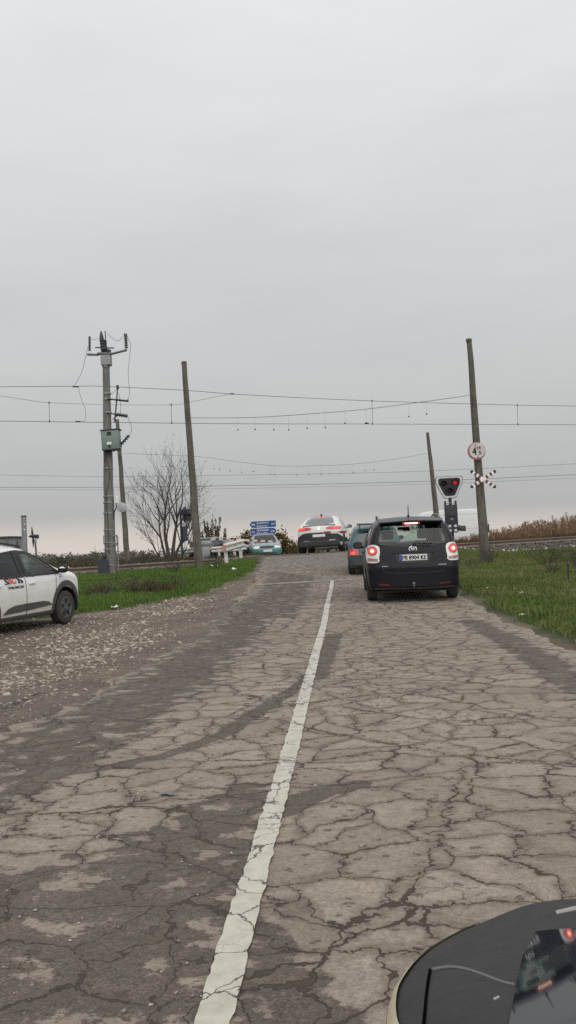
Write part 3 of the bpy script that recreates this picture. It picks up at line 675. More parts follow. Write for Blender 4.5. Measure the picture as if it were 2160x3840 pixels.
# reed belt beyond the railway on the right
n = 11000; x = rng.uniform(6.5, 34, n); y = 45+.42*np.clip(x, 0, 16)+rng.uniform(-1.2, 6, n)
lim = np.interp(x, [6.5, 8.5, 10, 12, 14, 18, 34], [.45, .7, 1.0, 1.3, 1.6, 1.9, 2.2]); hh = lim*(.35+.7*rng.random(n)**1.3)*(.45+1.1*fnoise(x*.55, y*.3, 58))
blades('reeds', x, y, hh, .012+.008*rng.random(n), M['reed'], lean=.16)
k = rng.random(n) < .24; x, y, hh = x[k], y[k], hh[k]; m_ = len(x)*14
px_ = np.repeat(x, 14)+rng.normal(0, .05, m_); py_ = np.repeat(y, 14)+rng.normal(0, .05, m_); pz = np.repeat(Hland(x, y)+hh*.86, 14)+rng.uniform(-.12, .16, m_)
blades('reed_plumes', px_, py_, np.full(m_, .11), np.full(m_, .016), M['reed'], lean=.5, z0=pz)

def weed(loc, h, spread, n, label, mat='twig', leaf=0):
    """dead herb: a fan of forked stalks from one root"""
    t = empty('dry_weed', loc, 0, label, 'weed', 'dead weeds on the verges'); mb = MB(); tips = []
    for _ in range(n):
        a = random.uniform(0, 6.28); sp = spread*random.random()**.6; hh_ = h*random.uniform(.5, 1.0)
        p = [Vector((math.cos(a)*.03, math.sin(a)*.03, -.02))]
        for q in (.35, .7, 1.0): p.append(Vector((math.cos(a)*sp*q+random.gauss(0, .02), math.sin(a)*sp*q+random.gauss(0, .02), hh_*q)))
        mb.tube(p, [.007, .006, .005, .002], 4, False)
        for b in range(3):
            o_ = p[random.choice((1, 2))].lerp(p[3], random.random()*.7); e = o_+Vector((random.gauss(0, .08), random.gauss(0, .08), random.uniform(.03, .13)))*(h/.6); tips.append(e)
            mb.tube([o_, e], [.004, .002], 3, False)
        tips.append(p[3])
    mb.build('stalk', M[mat], t)
    if leaf:
        lb = MB()
        for e in tips:
            for _ in range(leaf):
                c = e+Vector((random.gauss(0, .035), random.gauss(0, .035), random.gauss(0, .04))); d = Vector((random.gauss(0, 1), random.gauss(0, 1), random.gauss(0, 1))).normalized()*.022; d2 = d.cross(Vector((0, .3, 1))).normalized()*.012
                lb.add([c-d, c-d2, c+d, c+d2], [(0, 1, 2, 3)])
        lb.build('seed_head', M['leaf_dead'], t)['kind'] = 'stuff'
    return t
for (wx, wy, h_, sp, n_, lb_, lf) in (
    (-5.3, 22.2, .5, .8, 34, 'wide brown dead weed clump in the grass ahead of the white crossover', 1),
    (-5.9, 21.4, .42, .7, 26, 'low sprawling dead weed by the gravel edge ahead of the white crossover', 1),
    (-4.5, 23.9, .36, .5, 16, 'dry weed clump between the gravel edge and the leaning concrete gate pole', 1),
    (-5.5, 28.6, .38, .5, 26, 'dark dry weed left of the foot of the leaning concrete gate pole', 1),
    (-4.1, 28.8, .5, .3, 16, 'thin dead stalks at the foot of the leaning concrete gate pole beside the short guardrail', 1),
    (4.7, 28.6, .75, .45, 26, 'bare dark stalks at the foot of the pole with the round sign', 0),
    (3.75, 26.2, .4, .45, 14, 'low bare bramble between the dark minivan and the pole with the round sign', 0),
    (6.0, 26.5, .7, .95, 40, 'large grey-brown dead weed thicket right of the pole with the round sign', 2),
    (7.1, 26.9, .6, .9, 34, 'grey dead weed thicket below the railway ballast, right of the round-sign pole', 2),
    (6.3, 24.2, .55, .7, 40, 'pale dead stalks in front of the grey weed thicket on the right verge', 1),
    (8.2, 27.6, .6, .9, 30, 'far dead weed thicket below the pale ballast stones', 2),
    (5.2, 22.6, .35, .5, 24, 'small dry weed in the short grass of the right verge', 1)):
    weed((wx, wy, ground(wx, wy)), h_, sp, n_, lb_, leaf=lf)

def scraps(name, px, py, Y, size, mat, label, cat='litter', group='scraps of litter on the verges'):
    p = at(px, py, Y); p.z = ground(p.x, p.y)+.05; mb = MB(); g_ = 4; VV = []
    for i in range(g_):
        for j in range(g_): VV.append((p.x+(i-1.5)*size/3+random.gauss(0, size*.07), p.y+(j-1.5)*size/3.5+random.gauss(0, size*.07), p.z+abs(random.gauss(0, size*.22))))
    mb.add(VV, [(i*g_+j, i*g_+j+1, (i+1)*g_+j+1, (i+1)*g_+j) for i in range(g_-1) for j in range(g_-1)])
    o = mb.build(name, mat); o.location = (0, 0, 0); return tag(o, label, cat, group)
M['litter'] = pmat('white_litter', (.70, .70, .68), .6, var=.08)
for (a, b, Y_, s_, l) in ((430, 2275, 19.2, .13, 'crumpled white plastic bag at the grass edge beside the gravel'), (804, 2112, 29.6, .26, 'bent white plastic scrap in the grass by the short guardrail'),
                          (878, 2134, 28.2, .17, 'flat pale scrap of paper at the road edge below the short guardrail'), (700, 2192, 23.0, .10, 'tiny white scrap in the middle of the green left verge'),
                          (1958, 2295, 13.5, .09, 'flat white paper scrap at the grass edge of the right verge'), (1830, 2222, 18.6, .06, 'small white scrap in the right verge grass behind the minivan'),
                          (1955, 2237, 17.2, .06, 'thin white scrap in the short grass of the right verge')):
    scraps('litter_scrap', a, b, Y_, s_, M['litter'], l)

# ------------------------------------------------------------------ trees and bushes
def leaf_cloud(name, blobs, n, size, mat, parent=None, kind=None, hollow=.35):
    """leaf-sized faces spread through lumpy clumps: blobs = [(cx,cy,cz,rx,ry,rz)]"""
    B = np.array(blobs, float); vol = (B[:, 3]*B[:, 4]*B[:, 5])**.67; idx = rng.choice(len(B), n, p=vol/vol.sum())
    d = rng.normal(size=(n, 3)); d /= np.linalg.norm(d, axis=1)[:, None]; r_ = (hollow+(1-hollow)*rng.random(n)**.6)[:, None]
    c = B[idx, :3]+d*r_*B[idx, 3:]*(1+.25*rng.normal(size=(n, 1))*.6)
    a = rng.normal(size=(n, 3)); a /= np.linalg.norm(a, axis=1)[:, None]; b = np.cross(a, rng.normal(size=(n, 3))); b /= np.linalg.norm(b, axis=1)[:, None]
    s_ = size*rng.uniform(.5, 1.4, (n, 1)); V = np.stack([c-a*s_, c-b*s_*.6, c+a*s_, c+b*s_*.6], 1).reshape(-1, 3)
    me = raw_mesh(name, V, np.arange(4*n).reshape(-1, 4)); shade = np.repeat(rng.random(n), 4); add_attr(me, 'rnd', shade)
    o = link_mesh(name, me, M[mat], parent); return tag(o, kind=kind) if kind else o

def limb(mb, tips, p, d, L, r_, depth, maxd, up=.10, wob=.16, kids=(4, 5)):
    pts = [p]; q = p.copy(); dd = d.copy(); ns = 4
    for i in range(ns):
        dd = (dd+Vector((random.gauss(0, wob), random.gauss(0, wob), random.gauss(0, wob*.6)+up*.5))).normalized(); q = q+dd*(L/ns); pts.append(q.copy())
    rr = [r_*(1-.72*i/ns) for i in range(ns+1)]
    mb.tube(pts, rr, 6 if depth == 0 else 4 if depth < 2 else 3, False)
    if depth >= maxd: tips.append(pts[-1]); tips.append(pts[-2]); return
    limb(mb, tips, pts[-1], dd, L*.55, max(rr[-1], .007), depth+1, maxd, up, wob, kids)
    for k in range(random.randint(*kids)):
        t = random.uniform(.25, .95); i = min(int(t*ns), ns-1); o_ = pts[i].lerp(pts[i+1], t*ns-i)
        ax = Vector((random.gauss(0, 1), random.gauss(0, 1), random.gauss(0, .5))); ax = (ax-dd*ax.dot(dd)).normalized()
        nd = (dd*math.cos(rad(40))+ax*math.sin(rad(random.uniform(28, 52)))+Vector((0, 0, up))).normalized()
        limb(mb, tips, o_, nd, L*random.uniform(.5, .78), max(r_*.52*(1-.4*t), .0065), depth+1, maxd, up, wob, kids)
def bare_tree():
    b = at(640, 2082, 48); b.z = ground(b.x, b.y)
    t = empty('bare_tree', b, 0, 'leafless spreading tree with several stems standing behind the long guardrail', 'tree')
    random.seed(31); mb = MB(); tips = []; KL = 1.0
    for (dx, dy, L, r_) in ((-.40, .1, 2.9, .085), (-.13, -.1, 3.6, .12), (.10, .1, 3.6, .125), (.34, -.05, 3.0, .085), (-.85, .1, 2.2, .045), (.80, -.1, 2.0, .045)):
        limb(mb, tips, Vector((dx*.32, dy*.2, -.1)), Vector((dx, dy, 1)).normalized(), L*KL, r_, 0, 3, up=.12, wob=.11, kids=(4, 5))
    mb.build('trunk', M['bark'], t, smooth=60)
    lb = MB(); hi = [q for q in tips if q.z > 1.2]
    for q in random.sample(hi, min(len(hi), 420)):
        c = q+Vector((random.gauss(0, .05), random.gauss(0, .05), random.gauss(0, .05))); d = Vector((random.gauss(0, 1), random.gauss(0, 1), random.gauss(0, 1))).normalized(); e = d.cross(Vector((.3, .2, 1))).normalized(); s_ = random.uniform(.03, .06)
        lb.add([c-d*s_, c-e*s_*.6, c+d*s_, c+e*s_*.6], [(0, 1, 2, 3)])
    lb.build('dead_leaf', M['leaf_dead'], t)['kind'] = 'stuff'
    random.seed(12)
bare_tree()
def bush(px, py, Y, w, h, n, size, mat, label, cat='bush', group=None, lumps=7, name='bush', stems=5):
    b = at(px, py, Y); b.z = ground(b.x, b.y); t = empty(name, b, 0, label, cat, group); bl = []
    for k in range(lumps):
        u = random.uniform(-1, 1); hh_ = h*(.45+.4*random.random())*(1-.45*u*u)
        bl.append((u*w*.42, random.uniform(-.3, .3)*w*.5, hh_*.62, w*.2*random.uniform(.7, 1.3), w*.22, hh_*.46))
    leaf_cloud('crown', bl, n, size, mat, t)
    mb = MB()
    for k in range(stems):
        a = bl[k % len(bl)]; mb.tube([(random.gauss(0, .08*w), 0, -.1), (a[0]*.5, a[1]*.5, a[2]*.5), (a[0], a[1], a[2]+a[5]*.6)], [.035*w**.5, .025*w**.5, .008], 4, False)
    mb.build('trunk', M['bark'], t); return t
bush(935, 2075, 76, 4.0, 3.3, 2900, .13, 'autumn', 'rounded tree in brown autumn leaf left of the blue direction sign', 'tree', lumps=11, name='autumn_tree')
bush(1062, 2075, 74, 2.7, 2.75, 1800, .12, 'autumn', 'orange-brown autumn tree right of the blue direction sign', 'tree', lumps=9, name='autumn_tree')
bush(1135, 2075, 80, 3.2, 1.25, 900, .10, 'hedge', 'low brown-green scrub between the autumn tree and the white coupe', 'bush', lumps=7)
bush(1210, 2070, 120, 9.0, 1.9, 900, .17, 'hedge', 'far low hedge just left of the white coupe', 'bush', lumps=9)
def leafy_shrub():
    b = at(800, 2075, 56); b.z = ground(b.x, b.y); t = empty('upright_shrub', b, 0, 'upright dark shrub with thinning leaves behind the barrier cabinet', 'bush'); mb = MB(); bl = []
    for k in range(13):
        x0 = random.uniform(-.75, .75); h_ = random.uniform(2.0, 2.9)*(1-.22*abs(x0)); e = Vector((x0*1.25, random.gauss(0, .2), h_+(.35 if k == 3 else 0)))
        mb.tube([(x0*.4, 0, 0), (x0*.8, 0, h_*.5), e], [.03, .02, .006], 4, False)
        for z in np.linspace(.3, .99, 9): bl.append((x0*(.5+.75*z), e.y*z, e.z*z, .10, .10, .16))
    mb.build('trunk', M['bark'], t); leaf_cloud('crown', bl, 3600, .05, 'hedge', t, hollow=.1)
leafy_shrub()
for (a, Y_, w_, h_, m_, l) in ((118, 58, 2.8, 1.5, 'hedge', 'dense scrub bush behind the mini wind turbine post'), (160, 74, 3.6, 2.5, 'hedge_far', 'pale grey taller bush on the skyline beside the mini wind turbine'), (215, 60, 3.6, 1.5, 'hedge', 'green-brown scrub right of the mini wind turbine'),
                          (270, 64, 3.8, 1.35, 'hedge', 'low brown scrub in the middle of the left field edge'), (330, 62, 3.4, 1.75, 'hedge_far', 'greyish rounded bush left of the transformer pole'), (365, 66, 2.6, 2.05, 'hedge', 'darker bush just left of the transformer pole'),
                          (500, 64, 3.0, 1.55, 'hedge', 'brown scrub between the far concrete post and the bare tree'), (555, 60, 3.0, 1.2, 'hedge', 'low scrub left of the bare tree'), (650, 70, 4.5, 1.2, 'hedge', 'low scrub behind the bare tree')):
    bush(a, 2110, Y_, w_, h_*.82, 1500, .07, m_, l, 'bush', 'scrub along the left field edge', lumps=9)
# the far wood along the skyline reads as one band
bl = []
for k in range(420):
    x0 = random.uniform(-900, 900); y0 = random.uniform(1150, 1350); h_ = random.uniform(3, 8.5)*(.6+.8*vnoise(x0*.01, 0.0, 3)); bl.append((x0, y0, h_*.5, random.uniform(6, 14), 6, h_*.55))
leaf_cloud('distant_wood', bl, 14000, 1.5, 'hedge_far', kind='stuff')  # distance haze is put into the grey-brown leaf colour

# ------------------------------------------------------------------ poles, wires
def loc(t, px, py, Y): return at(px, py, Y)-Vector(t.location)
def pole_part(t, base, top, r0, r1, name='shaft', mat='concrete_old', n=16, seed=0):
    mb = MB(); pts = []; rr = []; random.seed(seed)
    for k in range(13):
        u = k/12; p = Vector(base).lerp(Vector(top), u); pts.append(p+Vector((random.gauss(0, .006), random.gauss(0, .006), 0))); rr.append((r0*(1-u)+r1*u)*(1+random.gauss(0, .012)))
    mb.tube(pts, rr, n); random.seed(12); return mb.build(name, M[mat], t, smooth=50)
def ribbed(mb, p0, p1, r_, n, core=.45):
    p0 = Vector(p0); p1 = Vector(p1); L = (p1-p0).length; Mx = Matrix.Translation(p0) @ (p1-p0).to_track_quat('Z', 'Y').to_matrix().to_4x4(); pr = [(r_*core, 0)]
    for k in range(n):
        z = L*(k+.2)/n; pr += [(r_*core, z), (r_, z+L*.18/n), (r_*.9, z+L*.34/n), (r_*core, z+L*.42/n)]
    pr.append((r_*core, L)); mb.lathe(pr, 12, Mx)
def wire(name, pts, r_, label, cat='wire', group=None, mat='wire', parent=None, sub=5):
    P = [Vector(p) for p in pts]; o0 = P[0]; mb = MB(); Q = []
    # smooth through the given points (Catmull-Rom)
    for i in range(len(P)-1):
        a, b, c, d = P[max(i-1, 0)], P[i], P[i+1], P[min(i+2, len(P)-1)]
        for k in range(sub):
            t = k/sub; Q.append(.5*((2*b)+(c-a)*t+(2*a-5*b+4*c-d)*t*t+(3*b-a-3*c+d)*t**3))
    Q.append(P[-1])
    if parent is not None: mb.tube([q-Vector(parent.location) for q in Q], r_, 5, False); return mb.build(name, M[mat], parent, smooth=60)
    mb.tube([q-o0 for q in Q], r_, 5, False); o = mb.build(name, M[mat], None, smooth=60); o.location = o0
    return tag(o, label, cat, group)

# --- transformer pole on the left
YA = 30.0; bA = at(415, 2145, YA); bA.z = ground(bA.x, bA.y)-.05
tA = empty('utility_pole', bA, 0, 'stout grey concrete utility pole with switchgear on top and a grey-green box', 'utility pole')
A_ = lambda x, y, dy=0.0: loc(tA, x, y, YA+dy)
pole_part(tA, (0, 0, 0), A_(397, 1335), .205, .115, mat='concrete', seed=2)
mb = MB(); mb.tube([A_(327, 1329, -.1), A_(370, 1330, -.1)], .045, 4); mb.tube([A_(366, 1326, -.12), A_(418, 1327, -.12)], .06, 4); mb.tube([A_(414, 1328, -.1), A_(476, 1312, -.1)], .045, 4); mb.box(A_(399, 1352), (.33, .3, .36), None, .02)
mb.build('crossarm', M['galv'], tA)
mb = MB(); ribbed(mb, A_(336, 1316, -.1), A_(336, 1262, -.1), .048, 9, .8); mb.build('fuse', M['insulator'], tA, smooth=40)
mb = MB(); ribbed(mb, A_(474, 1306, -.1), A_(471, 1256, -.1), .075, 6, .5); mb.tube([A_(471, 1262, -.1), A_(470, 1252, -.1)], .06, 8); mb.build('insulator', M['insulator'], tA, smooth=40)
mb = MB(); ribbed(mb, A_(388, 1326, -.05), A_(382, 1272, -.05), .10, 5, .75); ribbed(mb, A_(396, 1320, .12), A_(393, 1275, .12), .075, 5, .7); mb.tube([A_(382, 1276, -.05), A_(380, 1258, -.05), A_(379, 1242, -.05)], [.085, .06, .02], 8)
mb.tube([A_(398, 1300, .1), A_(394, 1241, .1)], .018, 6); mb.tube([A_(357, 1303, -.1), A_(428, 1305, -.1)], .022, 6); mb.box(A_(391, 1308, -.1), (.2, .18, .12), None, .02); mb.box(A_(408, 1318, -.1), (.10, .1, .16), Matrix.Rotation(.6, 3, 'Y'), .01)
mb.build('switch', M['dark_steel'], tA, smooth=40)
for (y, dx) in ((1376, 398), (1477, 402), (1498, 402), (1548, 403), (1757, 406), (1862, 407), (1885, 407), (1925, 408), (1988, 410), (2035, 411), (2060, 411), (2118, 413)):
    p = A_(dx, y); u = p.z/7.4; r_ = .205*(1-u)+.115*u+.008
    mb = MB(); Mx = Matrix.Translation(p); mb.lathe([(r_, -.022), (r_+.006, -.012), (r_+.006, .012), (r_, .022)], 18, Mx); mb.box(p+Vector((0, -r_-.01, 0)), (.07, .05, .05))
    mb.build('clamp_band', M['galv'], tA, smooth=40)
mb = MB(); mb.tube([A_(430, 1584, -.15), A_(437, 1505, -.15), A_(441, 1455, -.15)], [.026, .024, .02], 6); mb.box(A_(441, 1452, -.15), (.08, .08, .14), None, .01); mb.build('operating_rod', M['dark_steel'], tA)
mb = MB(); mb.tube([A_(405, 1496, -.15), A_(482, 1505, -.2)], .028, 6); mb.box(A_(480, 1501, -.2), (.03, .03, .10)); ribbed(mb, A_(434, 1499, -.17), A_(478, 1504, -.2), .042, 8, .75); mb.build('upper_stay_insulator', M['dark_steel'], tA, smooth=40)
mb = MB(); mb.tube([A_(405, 1549, -.15), A_(432, 1553, -.18)], .025, 6); ribbed(mb, A_(430, 1553, -.18), A_(478, 1560, -.2), .075, 6, .6); mb.tube([A_(421, 1574, -.15), A_(440, 1558, -.18)], .014, 5); mb.build('lower_stay_insulator', M['insulator'], tA, smooth=40)
bx_ = empty('x'); bpy.data.objects.remove(bx_)
mb = MB(); c = A_(417, 1650, -.32); mb.box(c, (.60, .36, .66), Matrix.Rotation(-.03, 3, 'Y'), .02); gb = mb.build('switch_box', M['green_box'], tA, smooth=40)
mb = MB(); mb.box(c+Vector((0, 0, .335)), (.66, .42, .035), Matrix.Rotation(-.03, 3, 'Y'), .008); mb.build('box_lid', M['dark_steel'], gb)
mb = MB(); mb.box(c+Vector((0, 0, -.345)), (.58, .34, .03)); mb.tube([c+Vector((.1, -.1, -.34)), c+Vector((.12, -.1, -.4))], .05, 8); mb.build('box_base', M['dark_steel'], gb)
mb = MB(); mb.box(c+Vector((-.02, -.188, .20)), (.15, .012, .12), None, .004); mb.build('box_label', M['ink'], gb)
mb = MB(); mb.box(c+Vector((-.02, -.20, -.14)), (.16, .04, .10), None, .015); mb.build('meter_window', M['sign_white'], gb)
mb = MB(); mb.box(c+Vector((-.02, -.19, -.24)), (.09, .02, .09), None, .01); mb.build('lock', M['dark_steel'], gb)
mb = MB(); ribbed(mb, A_(449, 1672, -.2), A_(484, 1632, -.2), .085, 5, .45); mb.build('bushing', M['insulator'], tA, smooth=40)
mb = MB(); mb.box(A_(439, 1874, -.1), (.15, .10, .24), None, .01); mb.build('junction_box', M['sign_white'], tA)
mb = MB(); mb.tube([A_(436, 1887, -.1), A_(436, 1905, -.12), A_(428, 1922, -.1), A_(426, 1990, 0.05)], .022, 6); mb.tube([A_(390, 1660, -.2), A_(396, 1720, -.22), A_(410, 1750, -.22), A_(411, 1800, -.22), A_(398, 1850, -.22), A_(406, 1990, -.24), A_(410, 2080, -.24)], .009, 5)
mb.tube([A_(385, 1655, -.2), A_(389, 1700, -.2), A_(395, 1760, -.2)], .009, 5); mb.build('cable', M['black'], tA, smooth=50)
mb = MB()
for y in (2010, 2040): mb.tube([A_(388, y, -.12), A_(434, y, -.12)], .02, 5)
mb.tube([A_(388, 2008, -.12), A_(389, 2042, -.12)], .014, 5); mb.tube([A_(436, 2006, -.1), A_(440, 2015, -.1), A_(440, 2035, -.1), A_(433, 2046, -.1)], .035, 6); mb.build('handle_bracket', M['galv'], tA)
mb = MB(); mb.tube([A_(442, 2035, -.05), A_(444, 2140, -.05)], .022, 6); mb.build('conduit', M['galv'], tA)
# jumper wires of the pole
for pts in ([(478, 1262), (488, 1285), (490, 1300), (481, 1400), (486, 1470), (479, 1503)], [(404, 1252), (418, 1266), (432, 1276), (448, 1275), (460, 1264)], [(344, 1272), (358, 1273), (372, 1268)], [(479, 1562), (490, 1590), (494, 1612), (486, 1634)], [(441, 1460), (430, 1468), (418, 1478)], [(445, 1475), (452, 1515), (452, 1550)]):
    wire('jumper', [at(a, b, YA-.2) for a, b in pts], .007, '', parent=tA)
# wires from the pole to the line on the left
wire('feeder_wire', [at(a, b, YA+d) for a, b, d in ((330, 1300, 0), (318, 1350, .3), (308, 1390, .6), (292, 1425, 1.2), (277, 1446, 2.2))], .007, 'thin slack wire dropping from the pole-top fuse to the upper contact line', 'wire')
wire('feeder_wire', [at(a, b, YA+d) for a, b, d in ((294, 1452, 2.2), (303, 1490, 2.2), (318, 1530, 2.2), (321, 1560, 2.2), (316, 1578, 2.3), (300, 1580, 2.3))], .007, 'thin slack wire looping between the upper and lower contact lines left of the utility pole', 'wire')

# --- plain leaning concrete posts
def leaning_post(bx0, by0, tx, ty, Y, r0, r1, label, seed, mat='concrete_old'):
    b = at(bx0, by0, Y); b.z = ground(b.x, b.y)-.08; t = empty('concrete_post', b, 0, label, 'post', 'leaning concrete posts of the height gauges')
    pole_part(t, (0, 0, 0), loc(t, tx, ty, Y), r0, r1, mat=mat, seed=seed); return t
gL = leaning_post(746, 2138, 690, 1357, 30.2, .150, .085, 'leaning concrete post beside the short white guardrail', 4)
gR = leaning_post(1822, 2118, 1758, 1272, 29.2, .165, .085, 'leaning concrete post carrying the round height sign', 5)
pF1 = leaning_post(478, 2098, 440, 1573, 43.0, .15, .085, 'thin leaning concrete post behind the utility pole', 6)
pF2 = leaning_post(1652, 2070, 1603, 1622, 50.0, .19, .085, 'leaning concrete post rising behind the dark minivan beside the level crossing signal', 7)
for t, (x, y, Y) in ((gL, (690, 1357, 30.2)), (gR, (1758, 1272, 29.2))):
    p = loc(t, x, y, Y); mb = MB(); mb.lathe([(.09, -.10), (.096, -.09), (.096, .0), (.085, .01)], 14, Matrix.Translation(p)); mb.build('cap', M['concrete_old'], t, smooth=40)
mb = MB(); q = loc(gR, 1824, 2020, 29.0)
mb.tube([loc(gR, 1832, 1965, 29.0), loc(gR, 1832, 1996, 29.0)], .02, 5); mb.build('cable_end', M['dark_steel'], gR)
# round back of a sign on the far post
mb = MB(); p = loc(pF1, 457, 1903, 42.8); Mx = Matrix.Translation(p) @ Matrix.Rotation(rad(90), 4, 'X'); mb.lathe([(.235, -.008), (.245, -.004), (.245, .004), (.235, .008)], 28, Mx); mb.build('sign_back', M['sign_grey'], pF1, smooth=30)

# --- overhead line over the track: each wire on its own
def trk_at(px, py, off=0.0):
    Y = 37.0
    for _ in range(30): Y = 37.4+off+TRK*at(px, py, Y).x
    return at(px, py, Y)
GW = 'overhead line above the railway'
mess = wire('messenger_wire', [trk_at(*p) for p in ((-60, 1451), (290, 1448), (390, 1449), (700, 1464), (865, 1477), (1180, 1494), (1500, 1507), (1940, 1519), (2220, 1523))], .011, 'upper catenary wire running right across above the railway', 'wire', GW)
cont = wire('contact_wire', [trk_at(*p) for p in ((-60, 1578), (400, 1584), (900, 1589), (1380, 1590), (2220, 1593))], .011, 'straight contact wire running right across above the railway', 'wire', GW)
wire('slack_wire', [trk_at(*p) for p in ((-60, 1475), (0, 1484), (90, 1498), (184, 1510), (400, 1517), (642, 1518), (720, 1506), (865, 1477))], .007, 'thinner slack wire hanging between the catenary and contact wires on the left', 'wire', GW)
for (a, y0, y1) in ((184, 1510, 1581), (642, 1518, 1587), (1395, 1503, 1590), (1940, 1519, 1592)):
    P0, P1 = trk_at(a, y0), trk_at(a+2, y1); mb = MB(); o0 = Vector(mess.location)
    mb.tube([P0-o0, P1-o0], .008, 4); mb.tube([P0-o0+Vector((0, 0, -.05)), P0-o0+Vector((0, 0, .04))], .025, 6); mb.tube([P1-o0+Vector((0, 0, -.03)), P1-o0+Vector((0, 0, .06))], .025, 6); mb.build('dropper', M['wire'], mess)
for (a, y) in ((279, 1450), (288, 1450), (870, 1477)):
    P0 = trk_at(a, y)-Vector(mess.location); mb = MB(); mb.tube([P0-tdir*.07, P0+tdir*.07], .03, 6); mb.build('clamp', M['dark_steel'], mess)
for (a, y) in ((292, 1581), (1375, 1588)):
    P0 = trk_at(a, y)-Vector(cont.location); mb = MB(); mb.tube([P0-tdir*.09, P0+tdir*.09], .03, 6); mb.build('clamp', M['dark_steel'], cont)
# height-gauge cables with pendants
def gauge(cable, pend, Yf, label, r_, ball, th):
    o = wire('gauge_cable', [at(a, b, Yf(a)) for a, b in cable], r_, label, 'cable', 'height gauge cables across the road')
    ca = np.array(cable, float)
    for (a, b) in pend:
        y0 = float(np.interp(a, ca[:, 0], ca[:, 1])); P0 = at(a-2, y0, Yf(a))-Vector(o.location); P1 = at(a, b, Yf(a))-Vector(o.location); mb = MB(); mb.tube([P0, P1], th, 4, False)
        mb.lathe([(.2*ball, -ball), (ball, -.4*ball), (ball, .5*ball), (.3*ball, ball)], 8, Matrix.Translation(P1)); mb.build('pendant', M['dark_steel'], o)
gauge(((717, 1567), (870, 1567), (1000, 1563), (1150, 1553), (1290, 1542), (1400, 1531), (1600, 1505), (1757, 1483)),
      ((892, 1612), (957, 1610), (1027, 1612), (1083, 1612), (1152, 1606), (1220, 1603), (1294, 1587), (1374, 1586), (1533, 1562), (1600, 1553)), lambda a: 30.2-.00096*(a-717), 'sagging gauge cable with pendants strung between the two near leaning posts', .009, .026, .0016)
gauge(((462, 1700), (740, 1712), (880, 1730), (1010, 1745), (1115, 1748), (1300, 1742), (1480, 1722), (1600, 1700)),
      ((803, 1758), (823, 1760), (863, 1766), (906, 1771), (950, 1768), (1013, 1778), (1030, 1779), (1113, 1781), (1160, 1780), (1204, 1779), (1237, 1777), (1275, 1776), (1325, 1772), (1368, 1765), (1403, 1763)), lambda a: 43+.006*(a-462), 'sagging gauge cable with pendants strung between the two far leaning posts', .007, .028, .0014)
for (pts, r_, l) in ((((-80, 1780), (400, 1787), (760, 1783), (1500, 1770), (2240, 1735)), .010, 'higher of the faint far power lines near the skyline'),
                     (((-80, 1827), (400, 1827), (760, 1823), (1500, 1808), (2240, 1776)), .015, 'lower and heavier far power line near the skyline'),
                     (((-80, 1836), (400, 1837), (760, 1834), (1500, 1818), (2240, 1790)), .008, 'faint far power line just under the heavier one')):
    wire('power_line', [at(a, b, 66) for a, b in pts], r_, l, 'wire', 'power lines in the distance')

# ------------------------------------------------------------------ text and flat signs
FONT_CACHE = {}
def text_flat(s):
    """mesh arrays for a word, height about 1, origin at its lower left"""
    if s in FONT_CACHE: return FONT_CACHE[s]
    cu = bpy.data.curves.new('word', 'FONT'); cu.body = s; cu.size = 1.0; cu.resolution_u = 2
    o = bpy.data.objects.new('word', cu); col.objects.link(o); dg = bpy.context.evaluated_depsgraph_get(); dg.update()
    me = bpy.data.meshes.new_from_object(o.evaluated_get(dg)); bpy.data.objects.remove(o)
    v = np.zeros(len(me.vertices)*3, np.float32); me.vertices.foreach_get('co', v); v = v.reshape(-1, 3)
    f = [tuple(p.vertices) for p in me.polygons]; bpy.data.meshes.remove(me); FONT_CACHE[s] = (v, f); return v, f
def letters(name, s, mat, parent, place, width=None, height=1.0, bold=0.0, shear=0.0):
    """place(u,v) maps flat text coordinates (metres, from lower left) to the parent's space"""
    v, f = text_flat(s); w0 = v[:, 0].max()-v[:, 0].min(); h0 = .73
    sx = (width/w0) if width else height/h0; sy = height/h0; mb = MB()
    for dx in ((0,) if not bold else (-bold, 0, bold)): mb.add([place((p[0]-v[:, 0].min())*sx+shear*p[1]*sy+dx, p[1]*sy, abs(dx)*.05) for p in v], f)
    me = bpy.data.meshes.new(name); me.from_pydata(mb.v, [], mb.f); me.update(); return link_mesh(name, me, mat, parent)

# --- round height-limit sign and St Andrew's cross on the near right post
def on_post(px, py): return at(px, py, 28.95)
hs = empty('height_limit_sign', on_post(1787, 1692), 0, 'round white height limit sign reading 4.5 m with a faded red rim', 'sign')
Mx = Matrix.Rotation(rad(90), 4, 'X')
mb = MB(); mb.lathe([(.275, -.01), (.29, -.004), (.29, .006), (.275, .012)], 36, Mx); mb.build('rim', M['red_paint'], hs, smooth=30)
def faded():
    return pmat('faded_sign_face', (.66, .65, .65), .5, var=.05, scale=2.5, c2=(.46, .36, .36))
mb = MB(); mb.lathe([(.248, .0), (.252, .006), (.252, .014), (.248, .017)], 36, Mx @ Matrix.Translation((.02, .02, 0))); mb.build('face', faded(), hs, smooth=30)
Rr = Matrix.Rotation(rad(-10), 3, 'Y')
def pl_hs(x0, z0): return lambda u, v, e=0: tuple(Rr @ Vector((x0+u, -.021-e, z0+v)))
letters('numeral', '4', M['ink'], hs, pl_hs(-.15, -.12), .125, .27, .008, .12)
letters('numeral', '5', M['ink'], hs, pl_hs(.045, -.13), .085, .13, .006, .1)
letters('numeral', ',', M['ink'], hs, pl_hs(.0, -.125), .02, .04, .004)
letters('letter', 'М', M['ink'], hs, pl_hs(.035, .045), .10, .095, .005, .1)
